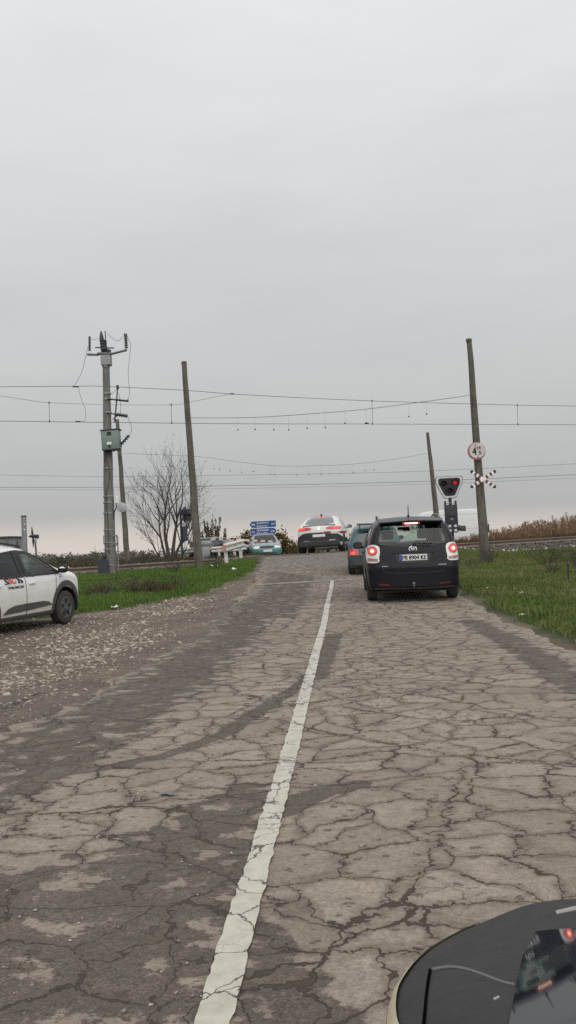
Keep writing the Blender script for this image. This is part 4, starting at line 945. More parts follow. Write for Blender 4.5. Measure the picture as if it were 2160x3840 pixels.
for s_ in (1, -1):
    mb = MB(); mb.add([Rr @ Vector((-.035, -.022, s_*.215)), Rr @ Vector((.035, -.022, s_*.215)), Rr @ Vector((0, -.022, s_*.165))], [(0, 1, 2)]); mb.build('arrow_mark', M['ink'], hs)
xc = empty('crossing_cross', on_post(1812, 1797), 0, 'weathered red and white level crossing cross on the leaning post', 'sign')
def cross_arm(ang, L, dy, gap):
    R_ = Matrix.Rotation(-ang, 3, 'Y'); w = .055; seq = [(-1.0, -.80, 'tip'), (-.80, -.66, 'w'), (-.66, -.50, 'm'), (-.50, -.36, 'w'), (-.36, -.20, 'm'), (-.20, .20, 'w'), (.20, .36, 'm'), (.36, .50, 'w'), (.50, .66, 'm'), (.66, .80, 'w'), (.80, 1.0, 'tip')]
    for a, b, k in seq:
        if k == 'tip':
            s_ = 1 if b > 0 else -1; i0 = a if s_ > 0 else b; out = [(i0*L, -w), (i0*L+s_*.10*L, -w), (s_*L, 0), (i0*L+s_*.10*L, w), (i0*L, w)]
        else: out = [(a*L, -w), (b*L, -w), (b*L, w), (a*L, w)]
        mb = MB(); mb.prism(out, dy, dy+.012, R_.to_4x4()); mb.build('tip' if k == 'tip' else 'stripe', M['ink'] if k == 'tip' else M['maroon'] if k == 'm' else M['cross_white'], xc)
cross_arm(rad(31), .50, -.02, 0); cross_arm(rad(-37), .50, .006, 0)

# --- level crossing signals
def hood(mb, c, r_, L, n=14):
    VV = []
    for k in range(n+1):
        a = math.pi*(-.12)+math.pi*1.24*k/n
        for (dy, rr) in ((0, r_), (-L, r_*1.04)): VV.append((c[0]+rr*math.cos(a), c[1]+dy, c[2]+rr*math.sin(a)))
    mb.add(VV, [(2*k, 2*k+1, 2*k+3, 2*k+2) for k in range(n)])
bS = at(1703, 2095, 31.0); bS.z = ground(bS.x, bS.y)-.03
sg = empty('crossing_signal', bS, 0, 'level crossing signal with one lit red lamp on a white-edged triangular board', 'signal')
hd = loc(sg, 1685, 1826, 31.0)
mb = MB(); mb.tube([(0, 0, 0), loc(sg, 1687, 1866, 31.0)], .055, 12); mb.build('post', M['dark_steel'], sg, smooth=40)
oct_ = [(-.40, .37), (.40, .37), (.47, .32), (.465, .14), (.23, -.36), (.15, -.40), (-.15, -.40), (-.23, -.36), (-.465, .14), (-.47, .32)]
def scl(P, k, dz=0): return [(x*k, z*k+dz) for x, z in P]
Hx = Matrix.Translation(hd)
mb = MB(); mb.prism(oct_, -.02, .02, Hx); mb.build('board_edge', M['dark_steel'], sg)
mb = MB(); mb.prism(scl(oct_, .955), -.032, -.0205, Hx); mb.build('white_border', M['sign_white'], sg)
mb = MB(); mb.prism(scl(oct_, .80, .012), -.044, -.0325, Hx); brd = mb.build('board', pmat('signal_black', (.012, .013, .022), .45), sg)
for (dx, dz, mt, nm) in ((.20, .135, 'lamp_sig_on', 'lit_lamp'), (-.20, .105, 'lamp_sig_dim', 'dim_lamp'), (.0, -.15, 'lamp_sig_off', 'white_lamp')):
    if mt not in M:
        M[mt] = {'lamp_sig_on': pmat('signal_red_lit', (.5, .01, .02), .2, emis=(1, .03, .05), estr=.38), 'lamp_sig_dim': pmat('signal_red_dim', (.05, .006, .010), .2), 'lamp_sig_off': pmat('signal_lens_off', (.03, .035, .045), .12)}[mt]
    c = hd+Vector((dx, -.05, dz)); mb = MB(); mb.lathe([(.072, 0), (.064, .012), (.035, .022), (.005, .026)], 20, Matrix.Translation(c) @ Matrix.Rotation(rad(90), 4, 'X')); mb.build(nm, M[mt], sg, smooth=50)
    mb = MB(); hood(mb, c, .105, .16); mb.build('hood', M['dark_steel'], sg, smooth=50)
mb = MB(); c = loc(sg, 1692, 1941, 30.9); mb.box(c, (.42, .30, .88), None, .02); ba = mb.build('apparatus_case', M['dark_steel'], sg, smooth=40)
mb = MB(); mb.box(c+Vector((0, -.155, .05)), (.34, .012, .02)); mb.box(c+Vector((0, -.155, -.25)), (.34, .012, .02)); mb.build('case_rib', M['ink'], ba)
mb = MB(); mb.box(c+Vector((.0, -.156, -.06)), (.09, .01, .06)); mb.build('case_plate', M['galv'], ba)
for s_ in (-1, 1):
    mb = MB(); mb.tube([c+Vector((s_*.18, 0, .42)), c+Vector((s_*.18, 0, .58))], .035, 8); mb.build('lug', M['dark_steel'], sg)
mb = MB(); mb.tube([c+Vector((-.18, 0, .50)), c+Vector((.18, 0, .50))], .014, 6); mb.build('lug_bar', M['galv'], sg)
c2 = loc(sg, 1697, 1981, 30.8); mb = MB(); mb.box(c2, (.36, .16, .30), None, .01); ped = mb.build('pivot_block', M['dark_steel'], sg)
for a in (-1, 1):
    for b in (-1, 1):
        mb = MB(); mb.box(c2+Vector((a*.095, -.085, b*.075)), (.09, .02, .075), None, .006); mb.build('reflector', M['sign_white'], sg)
mb = MB(); cw = loc(sg, 1718, 1980, 30.9); mb.tube([cw, cw+Vector((.09, 0, 0))], .10, 14); mb.box(cw+Vector((.17, 0, -.02)), (.17, .18, .19), None, .015); mb.build('counterweight', M['cladding'], sg, smooth=40)
def barrier_arm(P0, P1, r0, r1, period, red, label):
    P0 = Vector(P0); P1 = Vector(P1); t = empty('crossing_barrier', P0, 0, label, 'barrier', 'half barriers of the level crossing'); d = P1-P0; L = d.length; n = int(L/period)+1; u = 0.0
    R_ = d.to_track_quat('X', 'Z').to_matrix()
    while u < L-.01:
        for (w_, mt) in ((period-red, 'white_paint'), (red, 'maroon')):
            e = min(u+w_, L)
            if e-u > .01:
                r_ = r0*(1-u/L)+r1*u/L; mb = MB(); mb.box(d*((u+e)/2/L), (e-u, .05, 2*r_), R_); mb.build('stripe', M[mt], t)
            u = e
    return t
pv = at(1694, 1984, 31.25); barrier_arm(pv, at(1213, 1997, 31.6), .055, .04, .56, .25, 'lowered red and white barrier arm in front of the white coupe')
# the crossing's far-left signal, seen from behind
bS2 = at(684, 2088, 42.5); bS2.z = ground(bS2.x, bS2.y)-.03
s2 = empty('crossing_signal', bS2, rad(-72), 'dark level crossing signal turned away beside the leaning post', 'signal')
mb = MB(); zt = (at(674, 1905, 42.5)-bS2).z; mb.tube([(0, 0, 0), (0, 0, zt)], .055, 10); mb.build('post', M['dark_steel'], s2, smooth=40)
Hx = Matrix.Translation((0, .12, zt-.33)); mb = MB(); mb.prism(oct_, .06, .10, Hx); mb.build('board', M['dark_steel'], s2)
for (dx, dz) in ((.20, .13), (-.20, .13), (0, -.15)):
    mb = MB(); mb.box((dx, .32, zt-.33+dz), (.22, .46, .28), None, .03); mb.build('lamp_case', M['dark_steel'], s2)
mb = MB(); mb.box((0, .16, zt-1.25), (.34, .24, .72), None, .02); mb.build('apparatus_case', M['dark_steel'], s2)
mb = MB(); mb.box((0, .2, zt-1.8), (.16, .16, .22), None, .02); mb.build('reflector', M['sign_white'], s2)
# barrier drive cabinet and far half barrier
bC = at(772, 2086, 41.0); bC.z = ground(bC.x, bC.y)
cb = empty('barrier_cabinet', bC, .1, 'grey steel barrier drive cabinet behind the leaning post', 'cabinet')
mb = MB(); mb.box((0, 0, .34), (.40, .4, .70), None, .02); mb.build('body', M['galv'], cb, smooth=40)
mb = MB(); mb.box((0, 0, .80), (.62, .5, .24), None, .03); mb.build('head', M['galv'], cb, smooth=40)
mb = MB(); mb.box((-.55, 0, .78), (.36, .22, .26), None, .02); mb.build('counterweight', M['cladding'], cb)
barrier_arm(at(795, 2020, 41.0), at(1056, 2032, 43.5), .055, .04, .45, .19, 'lowered red and white barrier arm in front of the green hatchback')
barrier_arm(at(792, 2022, 39.4), at(876, 2020, 40.3), .05, .045, .42, .2, 'short striped boom end above the barrier cabinet')

# --- guardrails
def guardrail(P, label, post_at, h=.72, post_w=.12, end=True, group='white guardrails'):
    """W-beam along P (world points on the ground), parts: beam sections, posts, end plate"""
    P = [Vector(p) for p in P]; t = empty('guardrail', P[0], 0, label, 'guardrail', group)
    prof = [(0, -.155), (.03, -.14), (.075, -.11), (.08, -.075), (.03, -.03), (.0, -.012), (.0, .012), (.03, .03), (.08, .075), (.075, .11), (.03, .14), (0, .155)]
    for a, b in zip(P[:-1], P[1:]):
        d = (b-a); dn = Vector((d.x, d.y, 0)).normalized(); nn = Vector((dn.y, -dn.x, 0)); mb = MB(); VV = []
        for p in (a, b):
            for th in (0, .006):
                for (o_, z_) in prof: VV.append(p-P[0]+nn*(o_-th)+Vector((0, 0, h-.155+z_)))
        n = len(prof); Fq = []
        for k in range(n-1):
            Fq += [(k, k+1, 2*n+k+1, 2*n+k), (n+k, 3*n+k, 3*n+k+1, n+k+1)]
        Fq += [(0, 2*n, 3*n, n), (n-1, 2*n-1, 4*n-1, 3*n-1)] + [(k, n+k, n+k+1, k+1) for k in range(n-1)] + [(2*n+k, 2*n+k+1, 3*n+k+1, 3*n+k) for k in range(n-1)]
        mb.add(VV, Fq); mb.build('beam', M['white_paint'], t, smooth=30)
    for p in post_at:
        p = Vector(p)-P[0]; mb = MB(); mb.box(p+Vector((0, 0, h/2-.1)), (post_w, post_w, h-.12+.2), Matrix.Rotation(rad(-3), 3, 'Y'), .01); mb.build('post', M['white_paint'], t)
    if end:
        d = (P[1]-P[0]); dn = Vector((d.x, d.y, 0)).normalized(); nn = Vector((dn.y, -dn.x, 0)); mb = MB(); mb.box(nn*.04-dn*.02+Vector((0, 0, h-.155)), (.16, .02, .22), RZ(math.atan2(nn.y, nn.x)), .004); mb.build('end_reflector', pmat('faded_reflector', (.55, .25, .23), .5, var=.2), t)
    return t
def G(px, py, Y): p = at(px, py, Y); return Vector((p.x, p.y, ground(p.x, p.y)))
pA, pB = G(836, 2060, 30.8), G(913, 2030, 35.4); mid1 = pA.lerp(pB, .12); mid2 = pA.lerp(pB, .82)
guardrail([pA, pB], 'short white guardrail with a faded red end at the road edge', [mid1, mid2], h=.74)
q0, q1, q2 = G(604, 2075, 57), G(652, 2070, 54.5), G(745, 2060, 49)
guardrail([q0, q1], 'short outer stretch of white guardrail below the bare tree', [q0.lerp(q1, .93)], h=.80, end=False)
guardrail([q1+Vector((.05, .25, 0)), q2, G(800, 2060, 46.5)], 'long white guardrail passing behind the signal and the leaning post', [q1.lerp(q2, .4), q2], h=.86, end=False)
guardrail([G(795, 2060, 45.2), G(905, 2060, 44.4)], 'low white guardrail standing in front of the black hatchback', [G(822, 2060, 45.0), G(880, 2060, 44.6)], h=.72, end=False)

# --- blue direction sign
YD = 60.0; bD = at(992, 2090, YD); bD.z = ground(bD.x, bD.y)
ds = empty('direction_sign', bD, rad(-3), 'double blue direction sign naming Karlovo and Plovdiv behind the green hatchback', 'sign')
zt = (at(992, 1979, YD)-bD).z
for s_ in (-.5, .5):
    mb = MB(); mb.tube([(s_, .06, -.1), (s_, .06, zt+.5)], .045, 8); mb.build('post', M['galv'], ds, smooth=40)
def arrow_panel(z0, left, lines, num, box):
    hw, hh_ = .92, .235; s_ = -1 if left else 1
    out = [(-s_*hw, -hh_), (s_*(hw-.12), -hh_), (s_*(hw+.03), 0), (s_*(hw-.12), hh_), (-s_*hw, hh_)]; Tx = Matrix.Translation((0, 0, z0))
    mb = MB(); mb.prism(out, -.012, .012, Tx); p = mb.build('panel', M['sign_white'], ds); mb = MB(); mb.prism([(x*.965, z*.90) for x, z in out], -.020, -.0125, Tx); mb.build('blue_field', M['sign_blue'], p)
    f = lambda x0, zz: (lambda u, v, e=0: (x0+u, -.0225-e, z0+zz+v))
    letters('lettering', lines[0], M['sign_white'], p, f(-.42, .035), .80, .13, .006); letters('lettering', lines[1], M['sign_white'], p, f(-.42, -.165), .72, .13, .006)
    letters('lettering', num, M['sign_white'], p, f(-.80 if left else .52, -.08), .25, .16, .008); letters('lettering', box, M['sign_white'], p, f(.58 if left else -.80, -.07), .20, .14, .006)
arrow_panel(zt+.245, True, ('Карлово', 'Karlovo'), '40', '64'); arrow_panel(zt-.245, False, ('Пловдив', 'Plovdiv'), '24', '64')

# --- things at the left field edge
bH = at(95, 2105, 31); bH.z = ground(bH.x, bH.y)-.05
sc = empty('steel_column', bH, .35, 'upright galvanised steel column with bolt holes beside the mini wind turbine', 'column')
hC = (at(93, 1934, 31)-bH).z; mb = MB(); mb.box((-.085, 0, hC/2), (.014, .16, hC)); mb.box((.085, 0, hC/2), (.014, .16, hC)); mb.box((0, .02, hC/2), (.157, .012, hC)); mb.build('shaft', M['galv'], sc)
mb = MB(); mb.box((0, 0, hC+.008), (.22, .18, .016)); mb.build('cap_plate', M['galv'], sc)
for z in (.08, .30, .50):
    mb = MB(); mb.lathe([(.028, 0), (.028, .014)], 12, Matrix.Translation((.02, .012, hC-z)) @ Matrix.Rotation(rad(90), 4, 'X')); mb.build('bolt', M['sign_white'], sc)
bT = at(141, 2108, 34); bT.z = ground(bT.x, bT.y)
wt = empty('wind_turbine', bT, 0, 'small dark mini wind turbine on a leaning pipe', 'wind turbine')
T_ = lambda x, y: loc(wt, x, y, 34)
mb = MB(); mb.tube([(0, 0, -.05), T_(131, 2022)], .035, 8); mb.build('pipe', M['cladding'], wt, smooth=40)
mb = MB(); mb.tube([T_(107, 2013), T_(115, 2011), T_(124, 2011), T_(133, 2011), T_(139, 2012)], [.01, .055, .08, .075, .06], 10); mb.tube([T_(139, 2005), T_(140, 2020)], [.07, .07], 6); mb.build('nacelle', M['dark_steel'], wt, smooth=40)
for (p, q) in (((122, 2008), (119, 1975)), ((124, 2016), (125, 2054))):
    a, b = T_(*p), T_(*q); mb = MB(); mb.tube([a, a.lerp(b, .3), b], [.035, .045, .012], 6); mb.build('blade', M['dark_steel'], wt, smooth=40)
mb = MB(); mb.tube([T_(131, 2022), T_(134, 2036)], .05, 8); mb.build('yaw_collar', M['galv'], wt)
bT2 = at(64, 2085, 36); bT2.z = ground(bT2.x, bT2.y)
w2 = empty('iron_cross_post', bT2, 0, 'thin iron post with a crossbar behind the roof of the white crossover', 'post')
mb = MB(); mb.tube([(0, 0, -.05), loc(w2, 64, 2027, 36)], .03, 6); mb.build('shaft', M['dark_steel'], w2); mb = MB(); mb.tube([loc(w2, 45, 2055, 36), loc(w2, 76, 2051, 36)], .025, 6); mb.build('crossbar', M['cladding'], w2)
bK = at(-25, 2100, 37); bK.z = ground(bK.x, bK.y)
ck = empty('site_cabin', bK, -.12, 'small grey site cabin with a brown frame, only its corner in view', 'cabin')
hK = (at(20, 2017, 37)-bK).z; mb = MB(); mb.box((0, .8, hK/2), (1.38, 1.6, hK-.02)); mb.build('wall', pmat('cabin_panel', (.26, .28, .28), .6), ck)
for x in (-.66, .66):
    mb = MB(); mb.box((x, -.02, hK/2), (.12, .06, hK), None, .01); mb.build('corner_post', pmat('brown_frame', (.20, .155, .125), .7), ck)
mb = MB(); mb.box((0, .78, hK+.03), (1.5, 1.75, .07), None, .01); mb.build('roof', M['cladding'], ck)
mb = MB(); mb.box((-.1, -.015, hK*.62), (.8, .03, hK*.4), None, .01); mb.build('window', M['glass_dark'], ck)
bR = at(76, 2098, 35); bR.z = ground(bR.x, bR.y); th = empty('tarpaulin_heap', bR, 0, 'dark tarpaulin-covered heap beside the site cabin', 'heap'); me, X, Y = grid_mesh('tarpaulin', np.linspace(-.65, .6, 18), np.linspace(-.5, .5, 14), lambda X, Y: np.maximum(0, (.52-.22*(X+.5))*(1-(np.abs(X)/.68)**6)*(1-(np.abs(Y)/.52)**4))+(fnoise(X*4, Y*4, 9)-.5)*.09-.04)
link_mesh('tarpaulin', me, pmat('tarpaulin', (.04, .042, .05), .6), th)
bB = at(388, 2152, 29.6); bB.z = ground(bB.x, bB.y)
bn = empty('waste_bin', bB, .2, 'dark grey upright box beside the foot of the utility pole', 'bin'); mb = MB()
bo = [(-.17, 0), (.17, 0), (.18, .40), (.14, .50), (-.13, .53), (-.18, .42)]; mb.prism(bo, -.16, .16); mb.build('body', M['dark_steel'], bn)
mb = MB(); mb.tube([(.02, 0, .5), (.06, 0, .62), (.11, 0, .68)], [.07, .08, .03], 8); mb.build('lid_flap', M['black'], bn, smooth=40)
bP = at(2133, 2195, 20.0); bP.z = ground(bP.x, bP.y); mb = MB(); mb.tube([(0, 0, -.05), (.01, 0, .36)], .018, 8); mb.tube([(.01, 0, .36), (.01, 0, .41)], .03, 8); o = mb.build('marker_stake', M['dark_steel']); o.location = bP; tag(o, 'short dark marker stake in the grass of the right verge', 'stake')
mb = MB(); o = at(1712, 2110, 27.6); o.z = ground(o.x, o.y); mb.tube([(.0, 0, -.02), (.13, 0, .05), (-.02, 0, .42)], .022, 6); k_ = mb.build('bent_iron_bar', M['dark_steel']); k_.location = o; tag(k_, 'bent black iron bar in the grass right beside the dark minivan', 'iron bar')

# ------------------------------------------------------------------ vehicles
def bottom_profile(L, wheels, rw, ar, clear, zr, zf):
    P = [(0.0, zr), (.10, clear+.05)]
    for yw in wheels:
        P.append((yw-ar-.012, clear)); n = 12
        for k in range(n+1):
            a = math.pi*(1-k/n); P.append((yw+ar*math.cos(a), max(rw+ar*math.sin(a)*.98, clear+.02)))
        P.append((yw+ar+.012, clear))
    P += [(L-.12, clear+.05), (L, zf)]; return P
class Car:
    def __init__(s, name, label, cat, L, hw, top, wheels, rw, paint, ar=None, clear=.19, zr=.34, zf=.30, vert=None, plan=None, r=.13, crown=.035, bow_r=.10, bow_f=.22, holes=(), smooth=2, group='vehicles at the crossing'):
        s.t = empty(name, (0, 0, 0), 0, label, cat, group); s.L = L; s.hw = hw; s.rw = rw; s.wheels = wheels
        ar = ar or rw+.055; T = [(p.x, p.y) for p in chaikin([Vector((a, b)) for a, b in top], smooth)]; B = bottom_profile(L, wheels, rw, ar, clear, zr, zf)
        ty, tz = np.array(T).T; by, bz = np.array(B).T
        for k in range(1, len(ty)): ty[k] = max(ty[k], ty[k-1]+1e-4)
        ys = np.unique(np.concatenate([ty, by, np.arange(0, L, .07)])); keep = [0]
        for k in range(1, len(ys)):
            if ys[k]-ys[keep[-1]] > .008 or k == len(ys)-1: keep.append(k)
        ys = ys[keep]; zt = np.interp(ys, ty, tz); zb = np.minimum(np.interp(ys, by, bz), zt-.03)
        nv = 26; v = (1-np.cos(np.linspace(0, np.pi, nv)))/2; v = .5*v+.5*np.linspace(0, 1, nv)
        Yg = np.repeat(ys[:, None], nv, 1); Zg = zb[:, None]+(zt-zb)[:, None]*v[None]
        vert = np.array(vert); plan = np.array(plan) if plan else np.array([[0, .94], [.5, .985], [L*.35, 1], [L*.7, 1], [L-.5, .97], [L, .90]])
        W = hw*np.interp(Zg, vert[:, 0], vert[:, 1])*np.interp(Yg, plan[:, 0], plan[:, 1])
        outl = [(0, zr)]+list(zip(ty, tz))+[(L, zf)]; d = seg_dist(Yg, Zg, outl)
        rr = r; q = 1-np.clip(d/rr, 0, 1); Xg = W-rr*(1-np.sqrt(np.clip(1-q*q, 0, 1)))
        db = seg_dist(Yg, Zg, list(zip(by, bz))); q = 1-np.clip(db/.05, 0, 1); Xg = Xg-.05*(1-np.sqrt(np.clip(1-q*q, 0, 1)))*.6
        ns = len(ys); nxs = 13
        def bow(P):
            f = (P[:, 0]/hw)**2
            fb = L-(wheels[1]+ar+.03); rb = max(.25, wheels[0]-ar-.03); P[:, 1] += bow_r*f*ss(rb-P[:, 1], 0, rb) - bow_f*f*ss(P[:, 1]-(L-fb), 0, fb); return P
        V = []; Fq = []
        def grid(A):
            b = sum(len(a) for a in V); n0, n1 = A.shape[:2]; V.append(A.reshape(-1, 3))
            i = (np.arange(n0-1)[:, None]*n1+np.arange(n1-1)[None]).ravel()+b; Fq.extend(np.stack([i, i+1, i+n1+1, i+n1], -1).tolist())
        grid(np.stack([Xg, Yg, Zg], -1)); grid(np.stack([-Xg, Yg, Zg], -1)[:, ::-1])
        u = np.linspace(-1, 1, nxs)
        def strip_(xe, y, z, cr=0.0):
            x = xe[:, None]*u[None]; return np.stack([x, np.repeat(y[:, None], nxs, 1), z[:, None]+cr*(1-u[None]**2)], -1)
        cw = ss(zt, .75, 1.2); A = strip_(Xg[:, -1], ys, zt); A[..., 2] += (crown*cw)[:, None]*(1-u[None]**2); grid(A)
        grid(strip_(Xg[:, 0], ys, zb)); R0 = strip_(Xg[0], Yg[0], Zg[0]); R0[-1, :, 2] = A[0, :, 2]; grid(R0); R1 = strip_(Xg[-1], Yg[-1], Zg[-1]); R1[-1, :, 2] = A[-1, :, 2]; grid(R1)
        V = bow(np.concatenate(V)); me = bpy.data.meshes.new('body'); me.from_pydata(V.tolist(), [], Fq)
        bm = bmesh.new(); bm.from_mesh(me); bmesh.ops.remove_doubles(bm, verts=bm.verts[:], dist=.0015); bmesh.ops.recalc_face_normals(bm, faces=bm.faces[:])
        bm.verts.ensure_lookup_table(); s.bvh = BVHTree.FromBMesh(bm)
        s.paint = paint
        if holes:
            rm = []
            for f in bm.faces:
                c = f.calc_center_median(); nn = f.normal
                for ax, poly in holes:
                    if ax == 'rear' and (c.y > L*.4 or abs(nn.x) > .9): continue
                    if ax == 'front' and (c.y < L*.45 or abs(nn.x) > .9): continue
                    if ax == 'side' and abs(nn.x) < .45: continue
                    uu, vv = (c.x, c.z) if ax != 'side' else (c.y, c.z)
                    if in_poly(np.array([uu]), np.array([vv]), poly)[0]: rm.append(f); break
            bmesh.ops.delete(bm, geom=rm, context='FACES')
        bm.to_mesh(me); bm.free(); me.shade_smooth(); me.set_sharp_from_angle(angle=rad(38)); s.body = link_mesh('body', me, paint, s.t)
        s.make_wheels()
        for yw in wheels:
            mb = MB(); VV = []
            for a in np.linspace(-.25, math.pi+.25, 22): VV += [(x, yw+(ar-.012)*math.cos(a), rw+(ar-.012)*math.sin(a)*.98) for x in (-hw+.006, hw-.006)]
            mb.add(VV, [(2*k, 2*k+1, 2*k+3, 2*k+2) for k in range(21)]); mb.build('wheel_well', M['black'], s.t, smooth=60)
    def ray(s, ax, u, v, sgn=1):
        if ax == 'rear': o, d = Vector((u, -2, v)), Vector((0, 1, 0))
        elif ax == 'front': o, d = Vector((u, s.L+2, v)), Vector((0, -1, 0))
        elif ax == 'side': o, d = Vector((sgn*3, u, v)), Vector((-sgn, 0, 0))
        else: o, d = Vector((u, v, 4)), Vector((0, 0, -1))
        h, n, _, _ = s.bvh.ray_cast(o, d)
        if h is None:
            tgt = {'rear': Vector((u, .1, v)), 'front': Vector((u, s.L-.1, v)), 'side': Vector((sgn*s.hw, u, v)), 'top': Vector((u, v, 1.5))}[ax]; h, n, _, _ = s.bvh.find_nearest(tgt)
        if n.dot(d) > 0: n = -n
        return h, n
    def patch(s, name, mat, ax, out, off=.005, sgn=1, res=.035, parent=None, hole=None, rim=.012, smooth=40):
        """a sheet with thickness that lies on the bodywork: outline in the flat view 'rear'/'front' (x,z), 'side' (y,z) or 'top' (x,y)"""
        out = [Vector((p[0], p[1])) for p in out]
        def dens(P, m=None):
            R_ = []
            for a, b in zip(P, P[1:]+P[:1]):
                q = m or max(1, int((b-a).length/.04)); R_ += [a.lerp(b, j/q) for j in range(q)]
            return R_
        if hole is None: out = dens(out)
        else: hole = dens([Vector((p[0], p[1])) for p in hole], 4 if len(out) < 20 else 1); out = dens(out, 4 if len(out) < 20 else 1)
        n = len(out); P2 = list(out); edges = [(k, (k+1) % n) for k in range(n)]
        if hole is not None:
            m_ = len(hole); Q = [Vector((p[0], p[1])) for p in hole]
            V2 = out+Q+[a.lerp(b, .5) for a, b in zip(out, Q)]; tri = []
            for k in range(n): tri += [(k, (k+1) % n, 2*n+(k+1) % n, 2*n+k), (2*n+k, 2*n+(k+1) % n, n+(k+1) % n, n+k)]      # both loops carry the same number of points
            # subdivide the ring across for curvature
            bnd = [[k for k in range(n)], [n+k for k in range(n)][::-1]]
        else:
            xs = [p.x for p in out]; zs = [p.y for p in out]
            ox = np.array([p.x for p in out]); oz = np.array([p.y for p in out])
            X, Z = np.meshgrid(np.arange(min(xs)+res/2, max(xs), res), np.arange(min(zs)+res/2, max(zs), res)); X, Z = X.ravel(), Z.ravel()
            k = in_poly(X, Z, [(p.x, p.y) for p in out])
            if k.any():
                dd = seg_dist(X, Z, [(p.x, p.y) for p in out]+[(out[0].x, out[0].y)]); k &= dd > res*.35
            P2 += [Vector((a, b)) for a, b in zip(X[k], Z[k])]
            V2, E2, F2, ov, oe, of = delaunay_2d_cdt(P2, edges, [list(range(n))], 1, 1e-6); tri = [tuple(f) for f in F2]
            cnt = {}
            for f in tri:
                for a, b in zip(f, f[1:]+f[:1]): cnt[(a, b)] = 1
            be = [(a, b) for (a, b) in cnt if (b, a) not in cnt]
        top = []; low = []
        for p in V2:
            h, nrm = s.ray(ax, p[0], p[1], sgn); top.append(h+nrm*off); low.append(h-nrm*rim)
        mb = MB(); m_ = len(top); fs = [tuple(f) for f in tri]
        if hole is not None: be = [(k, (k+1) % n) for k in range(n)]+[(n+(k+1) % n, n+k) for k in range(n)]
        mb.add(top+low, fs+[(a, b, m_+b, m_+a) for a, b in be])
        return mb.build(name, mat, parent or s.t, smooth=smooth)
    def decal(s, name, txt, mat, ax, u0, v0, w, h, parent, sgn=1, off=.0075, bold=0.0, flip=False, shear=0.0):
        def place(u, v, e=0):
            uu = (u0-u) if flip else (u0+u); hh_, n = s.ray(ax, uu, v0+v, sgn); return tuple(hh_+n*(off+e))
        return letters(name, txt, mat, parent, place, w, h, bold, shear)
    def make_wheels(s):
        s.wh = []; first = None
        for yw in s.wheels:
            for sg_ in (-1, 1):
                if first is None: first = s.wheel_mesh()
                ty, rm_, hb = first; xw = sg_*(s.hw-.115)
                o = bpy.data.objects.new('wheel', ty); col.objects.link(o); o.parent = s.t; o.location = (xw, yw, s.rw); o.rotation_euler = (0, 0, 0 if sg_ > 0 else math.pi)
                r_ = bpy.data.objects.new('rim', rm_); col.objects.link(r_); r_.parent = o; s.wh.append((o, r_))
                if hb: h_ = bpy.data.objects.new('hole', hb); col.objects.link(h_); h_.parent = o
    tw = .20
    def wheel_mesh(s, w=None):
        w = w or s.tw
        R, h = s.rw, w/2; MX = Matrix.Rotation(rad(90), 4, 'Y'); ri = R*.66
        mb = MB(); mb.lathe([(ri*.9, -h*.7), (ri, -h*.9), (R*.9, -h), (R*.985, -h*.8), (R, -h*.4), (R, h*.4), (R*.985, h*.8), (R*.9, h), (ri, h*.9), (ri*.97, h*.6), (.02, h*.6)], 32, MX); o = mb.build('wheel', M['tyre'], None, smooth=45); ty = o.data; bpy.data.objects.remove(o)
        mb = MB(); mb.lathe([(ri*.985, h*.62), (ri*.97, h*.92), (ri*.86, h*.95), (ri*.80, h*.78), (.055, h*.86), (.045, h*.98), (.002, h*.98)], 30, MX); mt = s.rim_mat if hasattr(s, 'rim_mat') else M['rim']; o = mb.build('rim', mt, None, smooth=40); rm_ = o.data; bpy.data.objects.remove(o)
        mb = MB(); pts = []
        for k in range(5):
            a = 2*math.pi*k/5+.3; c0, s0 = math.cos(a), math.sin(a); base = Vector((h*.875, ri*.56*c0, ri*.56*s0)); rt = Vector((0, c0, s0)); tg = Vector((0, -s0, c0)); e = .017
            Q = [base+rt*x*ri*.19+tg*y*ri*.13 for x, y in ((-1, -.6), (-1, .6), (1, 1), (1, -1))]; mb.add(Q+[q+Vector((e, 0, 0)) for q in Q], [(0, 1, 2, 3), (7, 6, 5, 4)]+[(k2, (k2+1) % 4, 4+(k2+1) % 4, 4+k2) for k2 in range(4)])
        o = mb.build('hole', M['black'], None); hb = o.data; bpy.data.objects.remove(o)
        return ty, rm_, hb
    def place(s, x, y, heading, dz=0.0, anchor=None):
        """stand the car with the given local point over (x, y); heading in degrees, clockwise from the road direction"""
        a = -rad(heading); ax_, ay_ = anchor or (0, s.wheels[0]); Rm = Matrix.Rotation(a, 3, 'Z')
        def zat(lx, ly): w_ = Rm @ Vector((lx-ax_, ly-ay_, 0)); return road_z(x+w_.x, y+w_.y)+.010
        zr = (zat(-.7, s.wheels[0])+zat(.7, s.wheels[0]))/2; zf = (zat(-.7, s.wheels[1])+zat(.7, s.wheels[1]))/2
        pitch = math.atan2(zf-zr, s.wheels[1]-s.wheels[0]); roll = math.atan2((zat(.7, 1.5)-zat(-.7, 1.5)), 1.4)
        Q = Matrix.Rotation(a, 4, 'Z') @ Matrix.Rotation(pitch, 4, 'X') @ Matrix.Rotation(-roll, 4, 'Y')
        org = Vector((x, y, zr+(0)))-(Q.to_3x3() @ Vector((ax_, ay_, 0))); org.z = zr-(Q.to_3x3() @ Vector((0, s.wheels[0], 0))).z+dz
        s.t.location = org; s.t.rotation_euler = Q.to_euler()
